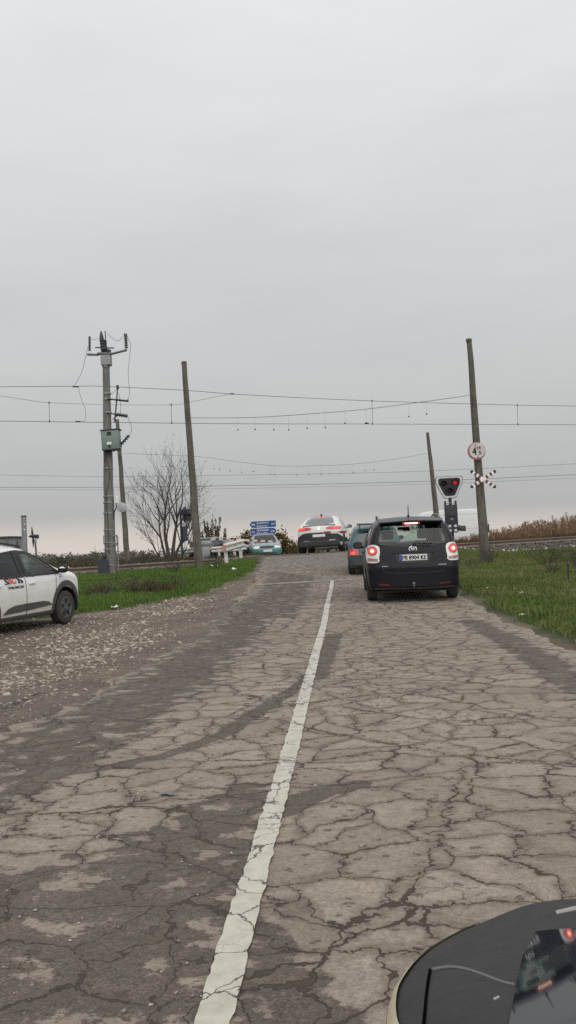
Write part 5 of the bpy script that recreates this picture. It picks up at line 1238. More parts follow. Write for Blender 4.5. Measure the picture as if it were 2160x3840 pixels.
    def mirror(s, sgn, y, z, mat, w=.20, h=.14, mat2=None):
        x0 = s.ray('side', y, z, sgn)[0].x; mb = MB(); c = Vector((x0+sgn*(w*.55+.02), y, z+.02)); bm = bmesh.new(); bmesh.ops.create_uvsphere(bm, u_segments=14, v_segments=10, radius=1)
        P = [Vector((c.x+v.co.x*w*.5, c.y+v.co.y*.085*(1 if v.co.y > 0 else .35), c.z+math.copysign(abs(v.co.z)**.8, v.co.z)*h*.5)) for v in bm.verts]; bm.verts.index_update(); Fq = [[v.index for v in f.verts] for f in bm.faces]; bm.free()
        mb.add(P, Fq); mb.tube([(x0-sgn*.02, y+.03, z-.03), (c.x, y+.03, z-.03)], .025, 6); o = mb.build('door_mirror', mat, s.t, smooth=60)
        g = MB(); g.prism(ell(0, 0, w*.42, h*.40, 18), -.034, -.030, Matrix.Translation(c)); g.build('mirror_glass', M['mirror_dark'], o); return o
    def handle(s, sgn, y, z, mat):
        h, n = s.ray('side', y, z, sgn); mb = MB(); mb.box(h+n*.018, (.03, .19, .035), None, .01); return mb.build('door_handle', mat, s.t)
    def plate(s, ax, u, v, txt=None, w=.52, h=.112, blue=True, mat=None, out=.014):
        hh_, n = s.ray(ax, u, v); sg_ = -1 if ax == 'rear' else 1; y0 = hh_.y+sg_*out
        mb = MB(); mb.box((u, y0, v), (w, .012, h), None, .003); p = mb.build('number_plate', mat or M['plate'], s.t)
        f = sg_*.0075
        if blue: mb = MB(); mb.box((u+sg_*(w/2-.024)*(1), y0+f, v), (.042, .004, h-.006)); mb.build('country_band', M['plate_blue'], p)
        if txt: letters('plate_lettering', txt, M['ink'], p, lambda a, b, e=0: (u+(-sg_)*(-w/2+.055+a), y0+f-(.001+e)*(-sg_), v-h*.36+b), w-.075, h*.74, .004)
        return p
def rounded(P, n=2): return [(p.x, p.y) for p in chaikin_loop([Vector(p) for p in P], n)]
def inset(P, k, dz=0):
    cx = sum(p[0] for p in P)/len(P); cz = sum(p[1] for p in P)/len(P); return [(cx+(x-cx)*k, cz+(z-cz)*k+dz) for x, z in P]
def line_strip(c, name, mat, ax, P, w, sgn=1, off=.002):
    """narrow panel gap or trim line on the body"""
    P0 = [Vector(p) for p in P]; P = []
    for a, b in zip(P0[:-1], P0[1:]):
        q = max(1, int((b-a).length/.035)); P += [a.lerp(b, j/q) for j in range(q)]
    P.append(P0[-1]); L_, R_ = [], []; off = max(off, .0035)
    for k, p in enumerate(P):
        d = (P[min(k+1, len(P)-1)]-P[max(k-1, 0)]).normalized(); nn = Vector((-d.y, d.x))*w/2; L_.append(p+nn); R_.append(p-nn)
    return c.patch(name, mat, ax, [(q.x, q.y) for q in L_+R_[::-1]], off, sgn, res=.2, rim=.004)
def seats(c, ys, xs, z0, w=.42):
    for y in ys:
        for x in xs:
            mb = MB(); mb.box((x, y, z0+.24), (w, .14, .56), Matrix.Rotation(rad(-10), 3, 'X'), .05); o = mb.build('seat_back', M['seat'], c.t, smooth=50)
            mb = MB(); mb.box((x, y-.07, z0+.66), (w*.62, .10, .20), None, .045); mb.build('headrest', M['seat'], o, smooth=50)

# --- dark minivan ahead -------------------------------------------------
VOIDM = pmat('matt_rubber', (.008, .008, .008), 1.0, spec=0.0)
def dark_minivan():
    rw = [(-.62, 1.10), (-.635, 1.20), (-.60, 1.34), (-.54, 1.455), (0, 1.47), (.54, 1.455), (.60, 1.34), (.635, 1.20), (.62, 1.10), (.35, 1.085), (0, 1.08), (-.35, 1.085)]
    fw = [(-.64, 1.08), (-.52, 1.47), (0, 1.51), (.52, 1.47), (.64, 1.08), (0, 1.05)]
    sw1 = [(1.0, 1.02), (1.10, 1.38), (1.30, 1.43), (1.95, 1.46), (1.95, 1.01)]; sw2 = [(2.04, 1.01), (2.04, 1.46), (2.45, 1.43), (2.75, 1.33), (3.15, 1.05), (3.1, 1.0)]
    c = Car('minivan', 'dark minivan with lit brake lamps and plate PB 8904 KE waiting at the crossing', 'car', 4.42, .905,
            [(0, .66), (.025, .76), (.05, .90), (.09, 1.04), (.20, 1.22), (.33, 1.42), (.40, 1.50), (.55, 1.555), (.9, 1.59), (1.5, 1.61), (2.1, 1.60), (2.6, 1.54), (3.0, 1.38), (3.4, 1.15), (3.7, 1.04), (4.05, .95), (4.28, .82), (4.42, .60)],
            (.82, 3.55), .325, dusty_paint('minivan_paint', (.011, .0105, .016), (.05, .042, .038), .42, .1, .2, .3, .08), clear=.20, zr=.30,
            vert=[(.15, .93), (.35, .985), (.6, 1.0), (.8, .995), (1.0, .965), (1.2, .905), (1.4, .82), (1.62, .745)], r=.15, crown=.03, bow_r=.11,
            holes=[('rear', inset(rw, .97)), ('front', inset(fw, .97)), ('side', inset(sw1, .9)), ('side', inset(sw2, .9))])
    big = [(-.72, 1.12), (-.70, 1.22), (-.665, 1.34), (-.59, 1.485), (0, 1.50), (.59, 1.485), (.665, 1.34), (.70, 1.22), (.72, 1.12), (.40, 1.045), (0, 1.035), (-.40, 1.045)]
    c.patch('rear_window_surround', M['frit'], 'rear', big, .006, hole=rw)
    c.patch('rear_window', M['glass'], 'rear', rw, .003, rim=.001); c.patch('windscreen', M['glass'], 'front', fw, .003, rim=.001); c.patch('windscreen_surround', M['gloss_black'], 'front', inset(fw, 1.08), .006, hole=inset(fw, .93))
    for sg_ in (-1, 1):
        for sw in (sw1, sw2): c.patch('side_window', M['glass'], 'side', sw, .003, sg_, rim=.001); c.patch('window_frame', M['black'], 'side', inset(sw, 1.09), .006, sg_, hole=inset(sw, .92))
        lamp = [(.625, 1.06), (.70, 1.10), (.80, 1.10), (.868, 1.03), (.875, .92), (.865, .775), (.80, .755), (.635, .765), (.645, .86), (.625, .93)]; lamp = rounded([(sg_*x, z) for x, z in lamp], 1)
        l = c.patch('tail_lamp', M['lamp_clear'], 'rear', lamp, .016, res=.035)
        c.patch('brake_lens', M['lamp_red'], 'rear', ell(sg_*.755, .985, .085, .088, 22), .022, parent=l); c.patch('brake_light', M['lamp_on'], 'rear', ell(sg_*.755, .985, .058, .060, 20), .027, parent=l); c.patch('lamp_core', M['lamp_core'], 'rear', ell(sg_*.755, .985, .028, .030, 14), .031, parent=l)
        c.patch('reverse_lens', pmat('smoked_lens', (.30, .16, .15), .15, coat=1), 'rear', [(sg_*.66, .835), (sg_*.845, .855), (sg_*.85, .80), (sg_*.665, .785)], .024, parent=l)
        c.patch('rear_reflector', M['reflector'], 'rear', [(sg_*.47, .322), (sg_*.66, .335), (sg_*.66, .365), (sg_*.47, .352)], .008)
        mb = MB(); z_ = 1.60; mb.tube([(sg_*.60, .75, 1.585), (sg_*.605, .95, 1.645), (sg_*.60, 1.9, 1.665), (sg_*.585, 2.4, 1.60)], .018, 6); mb.build('roof_rail', M['galv'], c.t, smooth=50)
        c.mirror(sg_, 2.98, 1.03, c.paint, .22, .16)
        for y in (1.75, 2.75): c.handle(sg_, y, .90, c.paint)
    mb = MB(); mb.add([(-.61, .24, 1.525), (.61, .24, 1.525), (.63, .60, 1.58), (-.63, .60, 1.58), (-.59, .26, 1.49), (.59, .26, 1.49), (.61, .55, 1.50), (-.61, .55, 1.50), (0, .20, 1.55), (0, .60, 1.615), (0, .22, 1.51), (0, .55, 1.53)],
                      [(0, 8, 9, 3), (8, 1, 2, 9), (4, 7, 11, 10), (10, 11, 6, 5), (0, 4, 10, 8), (8, 10, 5, 1), (0, 3, 7, 4), (1, 5, 6, 2), (3, 9, 11, 7), (9, 2, 6, 11)]); sp = mb.build('roof_spoiler', c.paint, c.t, smooth=30)
    mb = MB(); mb.box((0, .215, 1.492), (.25, .02, .026), None, .006); mb.build('high_brake_lamp', M['lamp_core'], c.t); mb = MB(); mb.box((0, .225, 1.492), (.34, .02, .046), None, .006); mb.build('high_brake_housing', M['lamp_red'], c.t)
    c.patch('plate_recess', M['black'], 'rear', [(-.36, .935), (.36, .935), (.30, .765), (.24, .745), (-.24, .745), (-.30, .765)], .004)
    line_strip(c, 'garnish', c.paint, 'rear', [(-.40, .94), (0, .955), (.40, .94)], .03, off=.018)
    c.plate('rear', 0, .845, 'PB 8904 KE')
    line_strip(c, 'tailgate_gap', M['black'], 'rear', [(-.615, 1.03), (-.60, .76), (-.56, .60), (-.50, .565), (0, .555), (.50, .565), (.56, .60), (.60, .76), (.615, 1.03)], .012)
    line_strip(c, 'bumper_step', M['cladding'], 'rear', [(-.74, .27), (-.3, .262), (.3, .262), (.74, .27)], .02, off=.012)
    c.patch('bumper_lower', M['black'], 'rear', [(-.68, .255), (.68, .255), (.62, .235), (-.62, .235)], .006)
    for x0, w_ in ((-.60, .11), (.46, .16)):
        c.patch('badge', M['galv'], 'rear', [(x0, .685), (x0+w_, .685), (x0+w_, .70), (x0, .70)], .008)
    # emblem: outer oval with two crossing ovals inside
    lg = empty('tmp'); bpy.data.objects.remove(lg); eb = c.patch('emblem', M['emblem'], 'rear', ell(0, 1.005, .078, .054, 28), .010, hole=ell(0, 1.005, .068, .045, 28), rim=.004)
    c.patch('emblem_oval', M['emblem'], 'rear', ell(0, 1.024, .054, .021, 28), .010, hole=ell(0, 1.024, .046, .014, 28), rim=.004, parent=eb); c.patch('emblem_oval', M['emblem'], 'rear', ell(0, 1.005, .022, .050, 28), .011, hole=ell(0, 1.005, .014, .043, 28), rim=.004, parent=eb)
    mb = MB(); mb.tube([(.0, .075, 1.065), (.05, .05, 1.085)], [.018, .012], 6); mb.box((.19, .05, 1.095), (.34, .012, .016), Matrix.Rotation(.04, 3, 'Y')); mb.build('wiper', VOIDM, c.t)
    mb = MB(); mb.tube([(.0, .92, 1.60), (.0, .90, 1.66)], [.035, .018], 8); mb.tube([(0, .90, 1.66), (0, .86, 1.85)], [.011, .006], 6); mb.build('aerial', M['black'], c.t)
    mb = MB(); mb.tube([(-.02, .05, .30), (-.02, -.06, .30), (-.02, -.09, .36)], .018, 8); mb.lathe([(.005, .0), (.026, .015), (.026, .035), (.005, .05)], 10, Matrix.Translation((-.02, -.09, .34))); mb.build('tow_bar', M['galv'], c.t, smooth=50)
    mb = MB(); mb.box((0, 2.05, .58), (1.40, 2.7, .62), None, .05); mb.build('cabin_tub', M['interior'], c.t)
    seats(c, (1.15,), (-.42, .42), .36, .44); seats(c, (2.15,), (-.38, .38), .60)
    mb = MB(); mb.box((0, 2.85, .98), (1.3, .5, .16), None, .05); mb.build('dashboard', M['interior'], c.t); mb = MB(); mb.box((0.0, 2.55, 1.38), (.26, .04, .08), None, .02); mb.build('interior_mirror', M['interior'], c.t)
    mb = MB(); mb.box((0, 2.2, .20), (1.5, 3.6, .06)); mb.build('underbody', M['black'], c.t)
    c.place(1.335, 17.75, .3); return c
dark_minivan()

# --- teal hatchback hidden behind it --------------------------------------
def teal_hatch():
    c = Car('hatchback', 'dark teal hatchback with a rear roof wing, mostly hidden by the minivan', 'car', 3.75, .80,
            [(0, .58), (.03, .72), (.06, .86), (.22, 1.10), (.36, 1.28), (.46, 1.34), (.7, 1.385), (1.3, 1.40), (1.9, 1.36), (2.3, 1.20), (2.65, .98), (3.0, .88), (3.5, .78), (3.68, .66), (3.75, .52)],
            (.62, 3.02), .28, dusty_paint('teal_paint', (.022, .075, .085), (.10, .09, .08), .5, .1, .4, .3), clear=.18, zr=.30, vert=[(.15, .94), (.5, 1), (.85, .985), (1.0, .93), (1.4, .73)], r=.10, bow_r=.06)
    rw = [(-.54, .90), (.54, .90), (.45, 1.27), (-.45, 1.27)]; c.patch('rear_window', M['glass_dark'], 'rear', rounded(rw, 1), .005)
    c.patch('rear_bumper', pmat('teal_bumper_grey', (.06, .062, .065), .75), 'rear', [(-.74, .30), (.74, .30), (.75, .50), (-.75, .50)], .02)
    for sg_ in (-1, 1):
        l = c.patch('tail_lamp', M['lamp_red'], 'rear', [(sg_*.47, .58), (sg_*.74, .58), (sg_*.74, .76), (sg_*.47, .76)], .012); c.patch('brake_light', M['lamp_on'], 'rear', [(sg_*.58, .60), (sg_*.70, .60), (sg_*.70, .68), (sg_*.58, .68)], .017, parent=l)
        c.patch('side_window', M['glass_dark'], 'side', [(.62, .92), (.75, 1.24), (1.3, 1.31), (1.32, .90)], .004, sg_); c.patch('side_window', M['glass_dark'], 'side', [(1.40, .90), (1.40, 1.31), (1.8, 1.29), (2.42, .94), (2.4, .90)], .004, sg_)
        c.mirror(sg_, 2.25, .95, M['black'], .18, .13); c.patch('side_moulding', M['black'], 'side', [(.98, .46), (2.6, .46), (2.6, .53), (.98, .53)], .01, sg_); c.handle(sg_, 1.5, .80, M['black'])
    mb = MB(); mb.box((0, .30, 1.46), (1.02, .22, .03), Matrix.Rotation(rad(6), 3, 'X'), .01)
    for x in (-.42, .42): mb.box((x, .36, 1.38), (.03, .10, .17), None, .005)
    mb.build('roof_wing', M['black'], c.t); c.plate('rear', 0, .64, None)
    c.patch('windscreen', M['glass_dark'], 'front', [(-.56, .95), (.56, .95), (.46, 1.28), (-.46, 1.28)], .004)
    line_strip(c, 'tailgate_gap', M['black'], 'rear', [(-.46, .86), (-.44, .54), (.44, .54), (.46, .86)], .01); c.place(.94, 26.3, .6); return c
teal_hatch()

# --- white coupe SUV on the crossing ----------------------------------------
def white_suv():
    Car.tw = .29
    c = Car('coupe_suv', 'white coupe SUV with a black lower bumper driving over the railway crossing', 'car', 4.75, .97,
            [(0, .74), (.02, .90), (.05, 1.02), (.12, 1.085), (.40, 1.17), (.85, 1.38), (1.25, 1.52), (1.7, 1.60), (2.2, 1.62), (2.7, 1.57), (3.1, 1.40), (3.5, 1.16), (3.9, 1.08), (4.4, .98), (4.65, .84), (4.75, .62)],
            (.95, 3.85), .37, pmat('white_suv_paint', (.66, .645, .62), .25, coat=.5, var=.03), clear=.24, zr=.42, vert=[(.2, .95), (.5, 1), (.85, 1.0), (1.05, .965), (1.3, .84), (1.62, .66)], r=.17, crown=.04, bow_r=.14)
    c.patch('rear_window', M['glass_dark'], 'rear', rounded([(-.64, 1.17), (.64, 1.17), (.56, 1.40), (.42, 1.55), (-.42, 1.55), (-.56, 1.40)], 1), .006)
    c.patch('roof_panel', M['glass_dark'], 'top', [(-.46, 1.35), (.46, 1.35), (.44, 2.7), (-.44, 2.7)], .005)
    line_strip(c, 'tail_spoiler', M['gloss_black'], 'rear', [(-.68, 1.115), (0, 1.15), (.68, 1.115)], .045, off=.02)
    c.patch('rear_bumper', M['black'], 'rear', [(-.95, .41), (.95, .41), (.95, .60), (.90, .66), (.70, .80), (.55, .83), (-.55, .83), (-.70, .80), (-.90, .66), (-.95, .60)], .015)
    mb = MB(); mb.box((0, .27, .36), (1.74, .62, .25), None, .05); mb.build('diffuser', M['black'], c.t)
    for sg_ in (-1, 1):
        l = c.patch('tail_lamp', M['lamp_red'], 'rear', rounded([(sg_*.30, .955), (sg_*.33, 1.055), (sg_*.80, 1.06), (sg_*.92, 1.02), (sg_*.90, .93), (sg_*.55, .93)], 1), .012)
        c.patch('brake_light', M['lamp_on'], 'rear', [(sg_*.60, .965), (sg_*.88, .965), (sg_*.88, .985), (sg_*.60, .985)], .018, parent=l); c.patch('brake_light', M['lamp_on'], 'rear', [(sg_*.60, 1.005), (sg_*.86, 1.005), (sg_*.84, 1.03), (sg_*.60, 1.03)], .018, parent=l)
        c.patch('exhaust_trim', M['chrome'], 'rear', [(sg_*.40, .44), (sg_*.68, .44), (sg_*.66, .50), (sg_*.42, .50)], .02)
        sw = rounded([(1.05, 1.12), (1.45, 1.36), (1.9, 1.47), (2.5, 1.45), (3.0, 1.25), (3.2, 1.08), (2.4, 1.06)], 1); c.patch('side_window', M['glass_dark'], 'side', sw, .005, sg_)
        line_strip(c, 'window_pillar', M['gloss_black'], 'side', [(2.12, 1.06), (2.02, 1.47)], .05, sg_, .009); c.mirror(sg_, 3.05, 1.12, M['gloss_black'], .22, .16)
        c.patch('wheel_arch_trim', M['black'], 'side', [(3.85+.48*math.cos(a), .37+.48*math.sin(a)) for a in np.linspace(0, math.pi, 14)]+[(3.85+.43*math.cos(a), .37+.43*math.sin(a)) for a in np.linspace(math.pi, 0, 14)], .008, sg_)
        c.patch('wheel_arch_trim', M['black'], 'side', [(.95+.48*math.cos(a), .37+.48*math.sin(a)) for a in np.linspace(0, math.pi, 14)]+[(.95+.43*math.cos(a), .37+.43*math.sin(a)) for a in np.linspace(math.pi, 0, 14)], .008, sg_)
        c.patch('sill', M['black'], 'side', [(1.40, .25), (3.38, .25), (3.38, .38), (1.40, .38)], .012, sg_); c.patch('running_board', M['chrome'], 'side', [(1.45, .385), (3.35, .385), (3.35, .41), (1.45, .41)], .012, sg_)
        for y in (1.95, 2.95): c.handle(sg_, y, .98, c.paint)
    mb = MB(); mb.box((0, 1.13, 1.515), (.34, .05, .03), Matrix.Rotation(rad(25), 3, 'X'), .008); mb.build('high_brake_lamp', M['lamp_on'], c.t)
    c.patch('emblem', M['chrome'], 'rear', ell(0, .985, .055, .055), .012); c.plate('rear', 0, .70, None, blue=False)
    c.patch('windscreen', M['glass_dark'], 'front', [(-.66, 1.12), (.66, 1.12), (.54, 1.50), (-.54, 1.50)], .005)
    mb = MB(); mb.tube([(0, 1.35, 1.60), (0, 1.27, 1.68)], [.05, .012], 6); mb.build('aerial', M['black'], c.t)
    mb = MB(); mb.box((-.52, .22, .33), (.26, .02, .22), None, .01); mb.build('mud_flap', M['sign_grey'], c.t)
    mb = MB(); mb.box((0, 2.4, .3), (1.6, 3.6, .1)); mb.build('underbody', M['black'], c.t)
    Car.tw = .20
    c.place(-.84, 38.0, 5.5); return c
white_suv()

# --- green hatchback facing us ------------------------------------------------
def green_hatch():
    fw = [(-.60, .93), (0, .91), (.60, .93), (.54, 1.15), (.47, 1.33), (0, 1.35), (-.47, 1.33), (-.54, 1.15)]
    c = Car('hatchback', 'old blue-green hatchback facing the crossing beyond the far barrier', 'car', 4.05, .845,
            [(0, .56), (.03, .75), (.08, .92), (.30, 1.15), (.5, 1.32), (.75, 1.39), (1.3, 1.41), (1.9, 1.39), (2.2, 1.30), (2.55, 1.10), (2.85, .95), (3.2, .90), (3.7, .80), (3.93, .70), (4.02, .60), (4.05, .45)],
            (.72, 3.2), .29, pmat('blue_green_paint', (.19, .26, .27), .3, coat=.4, var=.08, c2=(.15, .215, .22)), clear=.17, zr=.3, zf=.24, vert=[(.15, .94), (.45, 1), (.8, .985), (.95, .94), (1.4, .71)], r=.12, bow_f=.16, holes=[('front', inset(fw, .9))])
    c.patch('windscreen', M['glass'], 'front', fw, .003, rim=.001); c.patch('windscreen_surround', M['black'], 'front', inset(fw, 1.08), .006, hole=inset(fw, .92))
    c.patch('front_bumper', pmat('green_bumper', (.03, .20, .17), .45, var=.1), 'front', [(-.80, .28), (.80, .28), (.80, .53), (-.80, .53)], .03)
    c.patch('bumper_grille', M['black'], 'front', [(-.50, .27), (.50, .27), (.55, .34), (-.55, .34)], .036); c.patch('grille', M['black'], 'front', rounded([(-.40, .58), (.40, .58), (.36, .70), (-.36, .70)], 1), .012)
    for sg_ in (-1, 1):
        c.patch('headlight', M['lamp_clear'], 'front', [(sg_*.42, .575), (sg_*.72, .58), (sg_*.74, .67), (sg_*.42, .705)], .018); c.mirror(sg_, 2.62, .98, c.paint, .18, .12)
        c.patch('side_window', M['glass_dark'], 'side', [(.75, .95), (.9, 1.24), (1.75, 1.31), (2.1, 1.25), (2.52, .97)], .004, sg_); line_strip(c, 'window_pillar', M['black'], 'side', [(1.55, .94), (1.55, 1.31)], .05, sg_, .008)
        c.patch('side_moulding', M['black'], 'side', [(1.1, .43), (2.8, .43), (2.8, .50), (1.1, .50)], .01, sg_)
    c.plate('front', 0, .44, None, out=.048)
    mb = MB()
    for y in (1.1, 1.9): mb.tube([(-.55, y, 1.38), (-.52, y, 1.45), (.52, y, 1.45), (.55, y, 1.38)], .018, 6)
    mb.build('roof_bar', M['galv'], c.t)
    mb = MB(); mb.box((0, 1.8, .56), (1.3, 2.2, .60), None, .05); mb.build('cabin_tub', M['interior'], c.t); seats(c, (1.55,), (-.36, .36), .66)
    mb = MB(); mb.box((0, .6, 1.05), (1.0, .1, .5)); mb.build('rear_shelf', pmat('pale_interior', (.30, .32, .31), .9), c.t)
    mb = MB(); mb.box((0, 2.0, .2), (1.4, 3.3, .08)); mb.build('underbody', M['black'], c.t)
    c.place(-4.02, 47.6, 171, anchor=(0, 4.05)); return c
green_hatch()

# --- black hatchback behind the guardrails --------------------------------------
def black_hatch():
    c = Car('hatchback', 'black hatchback waiting behind the guardrails left of the green hatchback', 'car', 4.1, .86,
            [(0, .60), (.03, .78), (.08, .95), (.3, 1.2), (.5, 1.36), (.8, 1.43), (1.4, 1.45), (1.95, 1.42), (2.3, 1.30), (2.6, 1.12), (2.9, .98), (3.3, .92), (3.8, .82), (4.02, .68), (4.1, .5)],
            (.72, 3.25), .30, pmat('black_car_paint', (.016, .017, .02), .2, coat=.6), vert=[(.15, .94), (.5, 1), (.85, .985), (1.0, .93), (1.45, .72)], r=.12)
    for sg_ in (-1, 1):
        c.patch('side_window', pmat('sky_glass', (.05, .06, .07), .04, coat=1), 'side', [(.75, .99), (.9, 1.28), (1.75, 1.36), (2.1, 1.30), (2.55, 1.0)], .004, sg_); line_strip(c, 'window_pillar', M['black'], 'side', [(1.55, .97), (1.55, 1.36)], .05, sg_, .008); c.mirror(sg_, 2.6, 1.0, M['black'], .18, .13)
        c.patch('headlight', M['lamp_clear'], 'front', [(sg_*.42, .62), (sg_*.74, .64), (sg_*.74, .73), (sg_*.42, .72)], .012)
    c.patch('windscreen', M['glass_dark'], 'front', [(-.60, .99), (.60, .99), (.48, 1.36), (-.48, 1.36)], .005); c.plate('front', 0, .45, None); c.patch('rear_window', M['glass_dark'], 'rear', [(-.55, 1.0), (.55, 1.0), (.46, 1.34), (-.46, 1.34)], .005)
    p = at(874, 2070, 50); c.place(p.x, p.y, 118, anchor=(.75, 3.25)); return c
black_hatch()

# --- white crossover at the left edge -----------------------------------------------
def white_crossover():
    sw1 = [(.98, .98), (1.12, 1.26), (1.35, 1.375), (1.86, 1.415), (1.90, .975)]; sw2 = [(2.02, .975), (1.98, 1.415), (2.3, 1.39), (2.62, 1.26), (3.02, 1.03), (3.02, .975)]
    fw = [(-.62, 1.02), (.62, 1.02), (.50, 1.38), (-.50, 1.38)]
    Car.rim_mat = M['cover']
    c = Car('crossover', 'dusty white crossover with black wheel arches and SBG lettering parked on the gravel', 'car', 4.10, .875,
            [(0, .68), (.03, .82), (.08, .98), (.22, 1.18), (.42, 1.38), (.62, 1.455), (1.0, 1.50), (1.6, 1.525), (2.1, 1.50), (2.5, 1.39), (2.85, 1.21), (3.1, 1.09), (3.35, 1.035), (3.7, .97), (3.92, .88), (4.04, .74), (4.10, .50)],
            (.72, 3.28), .315, dusty_paint('crossover_paint', (.80, .80, .79), (.42, .36, .28), .80, .15, .72, .3), ar=.40, clear=.24, zr=.36, zf=.32,
            vert=[(.2, .95), (.45, .99), (.7, 1.0), (.9, .985), (1.0, .95), (1.2, .86), (1.52, .72)], r=.12, bow_f=.24, holes=[('side', inset(sw2, .99)), ('side', inset(sw1, .99)), ('front', inset(fw, .95))])
    del Car.rim_mat
    for sg_ in (-1, 1):
        c.patch('front_side_window', M['glass'], 'side', sw2, .003, sg_, rim=.001); c.patch('rear_side_window', M['glass_tint'], 'side', sw1, .003, sg_, rim=.001)
        c.patch('window_frame', M['black'], 'side', inset(sw2, 1.08), .011, sg_, hole=inset(sw2, .90)); c.patch('window_frame', M['black'], 'side', inset(sw1, 1.08), .011, sg_, hole=inset(sw1, .90))
        c.patch('door_pillar', M['black'], 'side', [(1.86, .972), (1.84, 1.425), (2.05, 1.43), (2.06, .972)], .0045, sg_)
        c.patch('mirror_triangle', M['black'], 'side', [(2.96, .985), (3.16, .985), (2.98, 1.06)], .008, sg_)
        for yw in c.wheels: c.patch('arch_cladding', M['cladding'], 'side', [(yw+.50*math.cos(a), .325+.50*math.sin(a)) for a in np.linspace(-.12, math.pi+.12, 20)]+[(yw+.405*math.cos(a), .325+.405*math.sin(a)) for a in np.linspace(math.pi+.12, -.12, 20)], .014, sg_, res=.04)
        c.patch('sill_cladding', M['cladding'], 'side', [(1.20, .25), (2.80, .25), (2.80, .315), (1.20, .315)], .012, sg_)
        for P in ([(1.28, .36), (1.42, .45), (1.60, .49), (1.965, .50), (1.965, .375)], [(1.985, .375), (1.985, .50), (2.50, .50), (2.66, .475), (2.78, .415)]): c.patch('door_cladding', M['cladding'], 'side', P, .012, sg_)
        line_strip(c, 'door_gap', M['black'], 'side', [(1.95, .96), (1.975, .7), (1.975, .36), (1.96, .28)], .012, sg_); line_strip(c, 'door_gap', M['black'], 'side', [(2.96, .96), (2.93, .75), (2.90, .5)], .010, sg_); line_strip(c, 'door_gap', M['black'], 'side', [(1.0, .97), (1.05, .80), (1.16, .60), (1.21, .33), (1.28, .28), (1.96, .275), (2.80, .285)], .010, sg_)
        for y in (1.12, 2.13): c.handle(sg_, y+.02, .845, c.paint)
        m_ = c.mirror(sg_, 3.06, 1.03, M['black'], .22, .16)
        x0 = c.ray('side', 3.06, 1.03, sg_)[0].x; mb = MB(); mb.lathe([(.112, 0), (.09, .035), (.03, .058), (.004, .06)], 14, Matrix.Translation((x0+sg_*.14, 3.09, 1.06)) @ Matrix.Diagonal((1, .75, .75, 1))); mb.build('mirror_cap', c.paint, m_, smooth=60)
        c.patch('side_indicator', M['cladding'], 'side', [(3.08, .90), (3.15, .90), (3.15, .915), (3.08, .915)], .008, sg_)
        mb = MB(); mb.tube([(sg_*.56, .70, 1.47), (sg_*.585, .85, 1.535), (sg_*.58, 1.7, 1.565), (sg_*.56, 2.25, 1.50)], .02, 6); mb.build('roof_rail', M['black'], c.t, smooth=50)
        c.patch('headlight', M['lamp_clear'], 'front', [(sg_*.42, .70), (sg_*.78, .72), (sg_*.80, .82), (sg_*.42, .80)], .012); c.patch('tail_lamp', M['lamp_red'], 'rear', [(sg_*.62, .80), (sg_*.82, .80), (sg_*.80, 1.0), (sg_*.62, 1.0)], .012)
    c.patch('windscreen', M['glass'], 'front', fw, .003, rim=.001); c.patch('windscreen_surround', M['black'], 'front', inset(fw, 1.08), .006, hole=inset(fw, .92)); c.patch('rear_window', M['glass_dark'], 'rear', [(-.56, 1.02), (.56, 1.02), (.48, 1.36), (-.48, 1.36)], .005)
    c.patch('front_bumper', M['cladding'], 'front', [(-.74, .33), (.74, .33), (.74, .55), (-.74, .55)], .012); c.patch('grille', M['black'], 'front', [(-.42, .68), (.42, .68), (.42, .80), (-.42, .80)], .01); c.plate('front', 0, .46, None); c.plate('rear', 0, .72, None)
    c.decal('door_lettering', 'S', M['ink'], 'side', 1.36, .865, .10, .10, c.t, 1, bold=.012, shear=-.1); c.decal('door_lettering', 'BG', M['red_ink'], 'side', 1.475, .865, .20, .10, c.t, 1, bold=.008, shear=-.1)
    for k in (0, 1): c.patch('door_swoosh', M['ink'], 'side', [(1.68+.075*k, .965-.018*k), (1.75+.085*k, .945-.02*k), (1.79+.085*k, .905), (1.80+.085*k, .865), (1.745+.085*k, .865), (1.74+.075*k, .91)], .007)
    c.decal('door_lettering', 'Солид Билд Груп', M['ink'], 'side', 1.43, .785, .46, .048, c.t, 1, bold=.003)
    mb = MB(); mb.box((0, 1.95, .60), (1.36, 2.3, .62), None, .05); mb.build('cabin_tub', M['interior'], c.t); seats(c, (1.1, 1.85), (-.36, .36), .70); mb = MB(); mb.box((0, 2.78, .96), (1.3, .5, .15), None, .05); mb.build('dashboard', M['interior'], c.t)
    mb = MB(); mb.lathe([(.165, -.014), (.185, 0), (.165, .014), (.15, 0), (.165, -.014)], 20, Matrix.Translation((-.36, 2.45, 1.0)) @ Matrix.Rotation(rad(65), 4, 'X')); mb.build('steering_wheel', M['black'], c.t, smooth=50)
    mb = MB(); mb.box((0, 2.0, .28), (1.4, 3.4, .08)); mb.build('underbody', M['black'], c.t)
    p = at(255, 2350, 16.5); c.place(p.x, p.y, 13.5, anchor=(.875, 3.28)); c.t.location.z = ground(p.x, p.y)-.02; c.t.rotation_euler.x = rad(.8); return c
white_crossover()

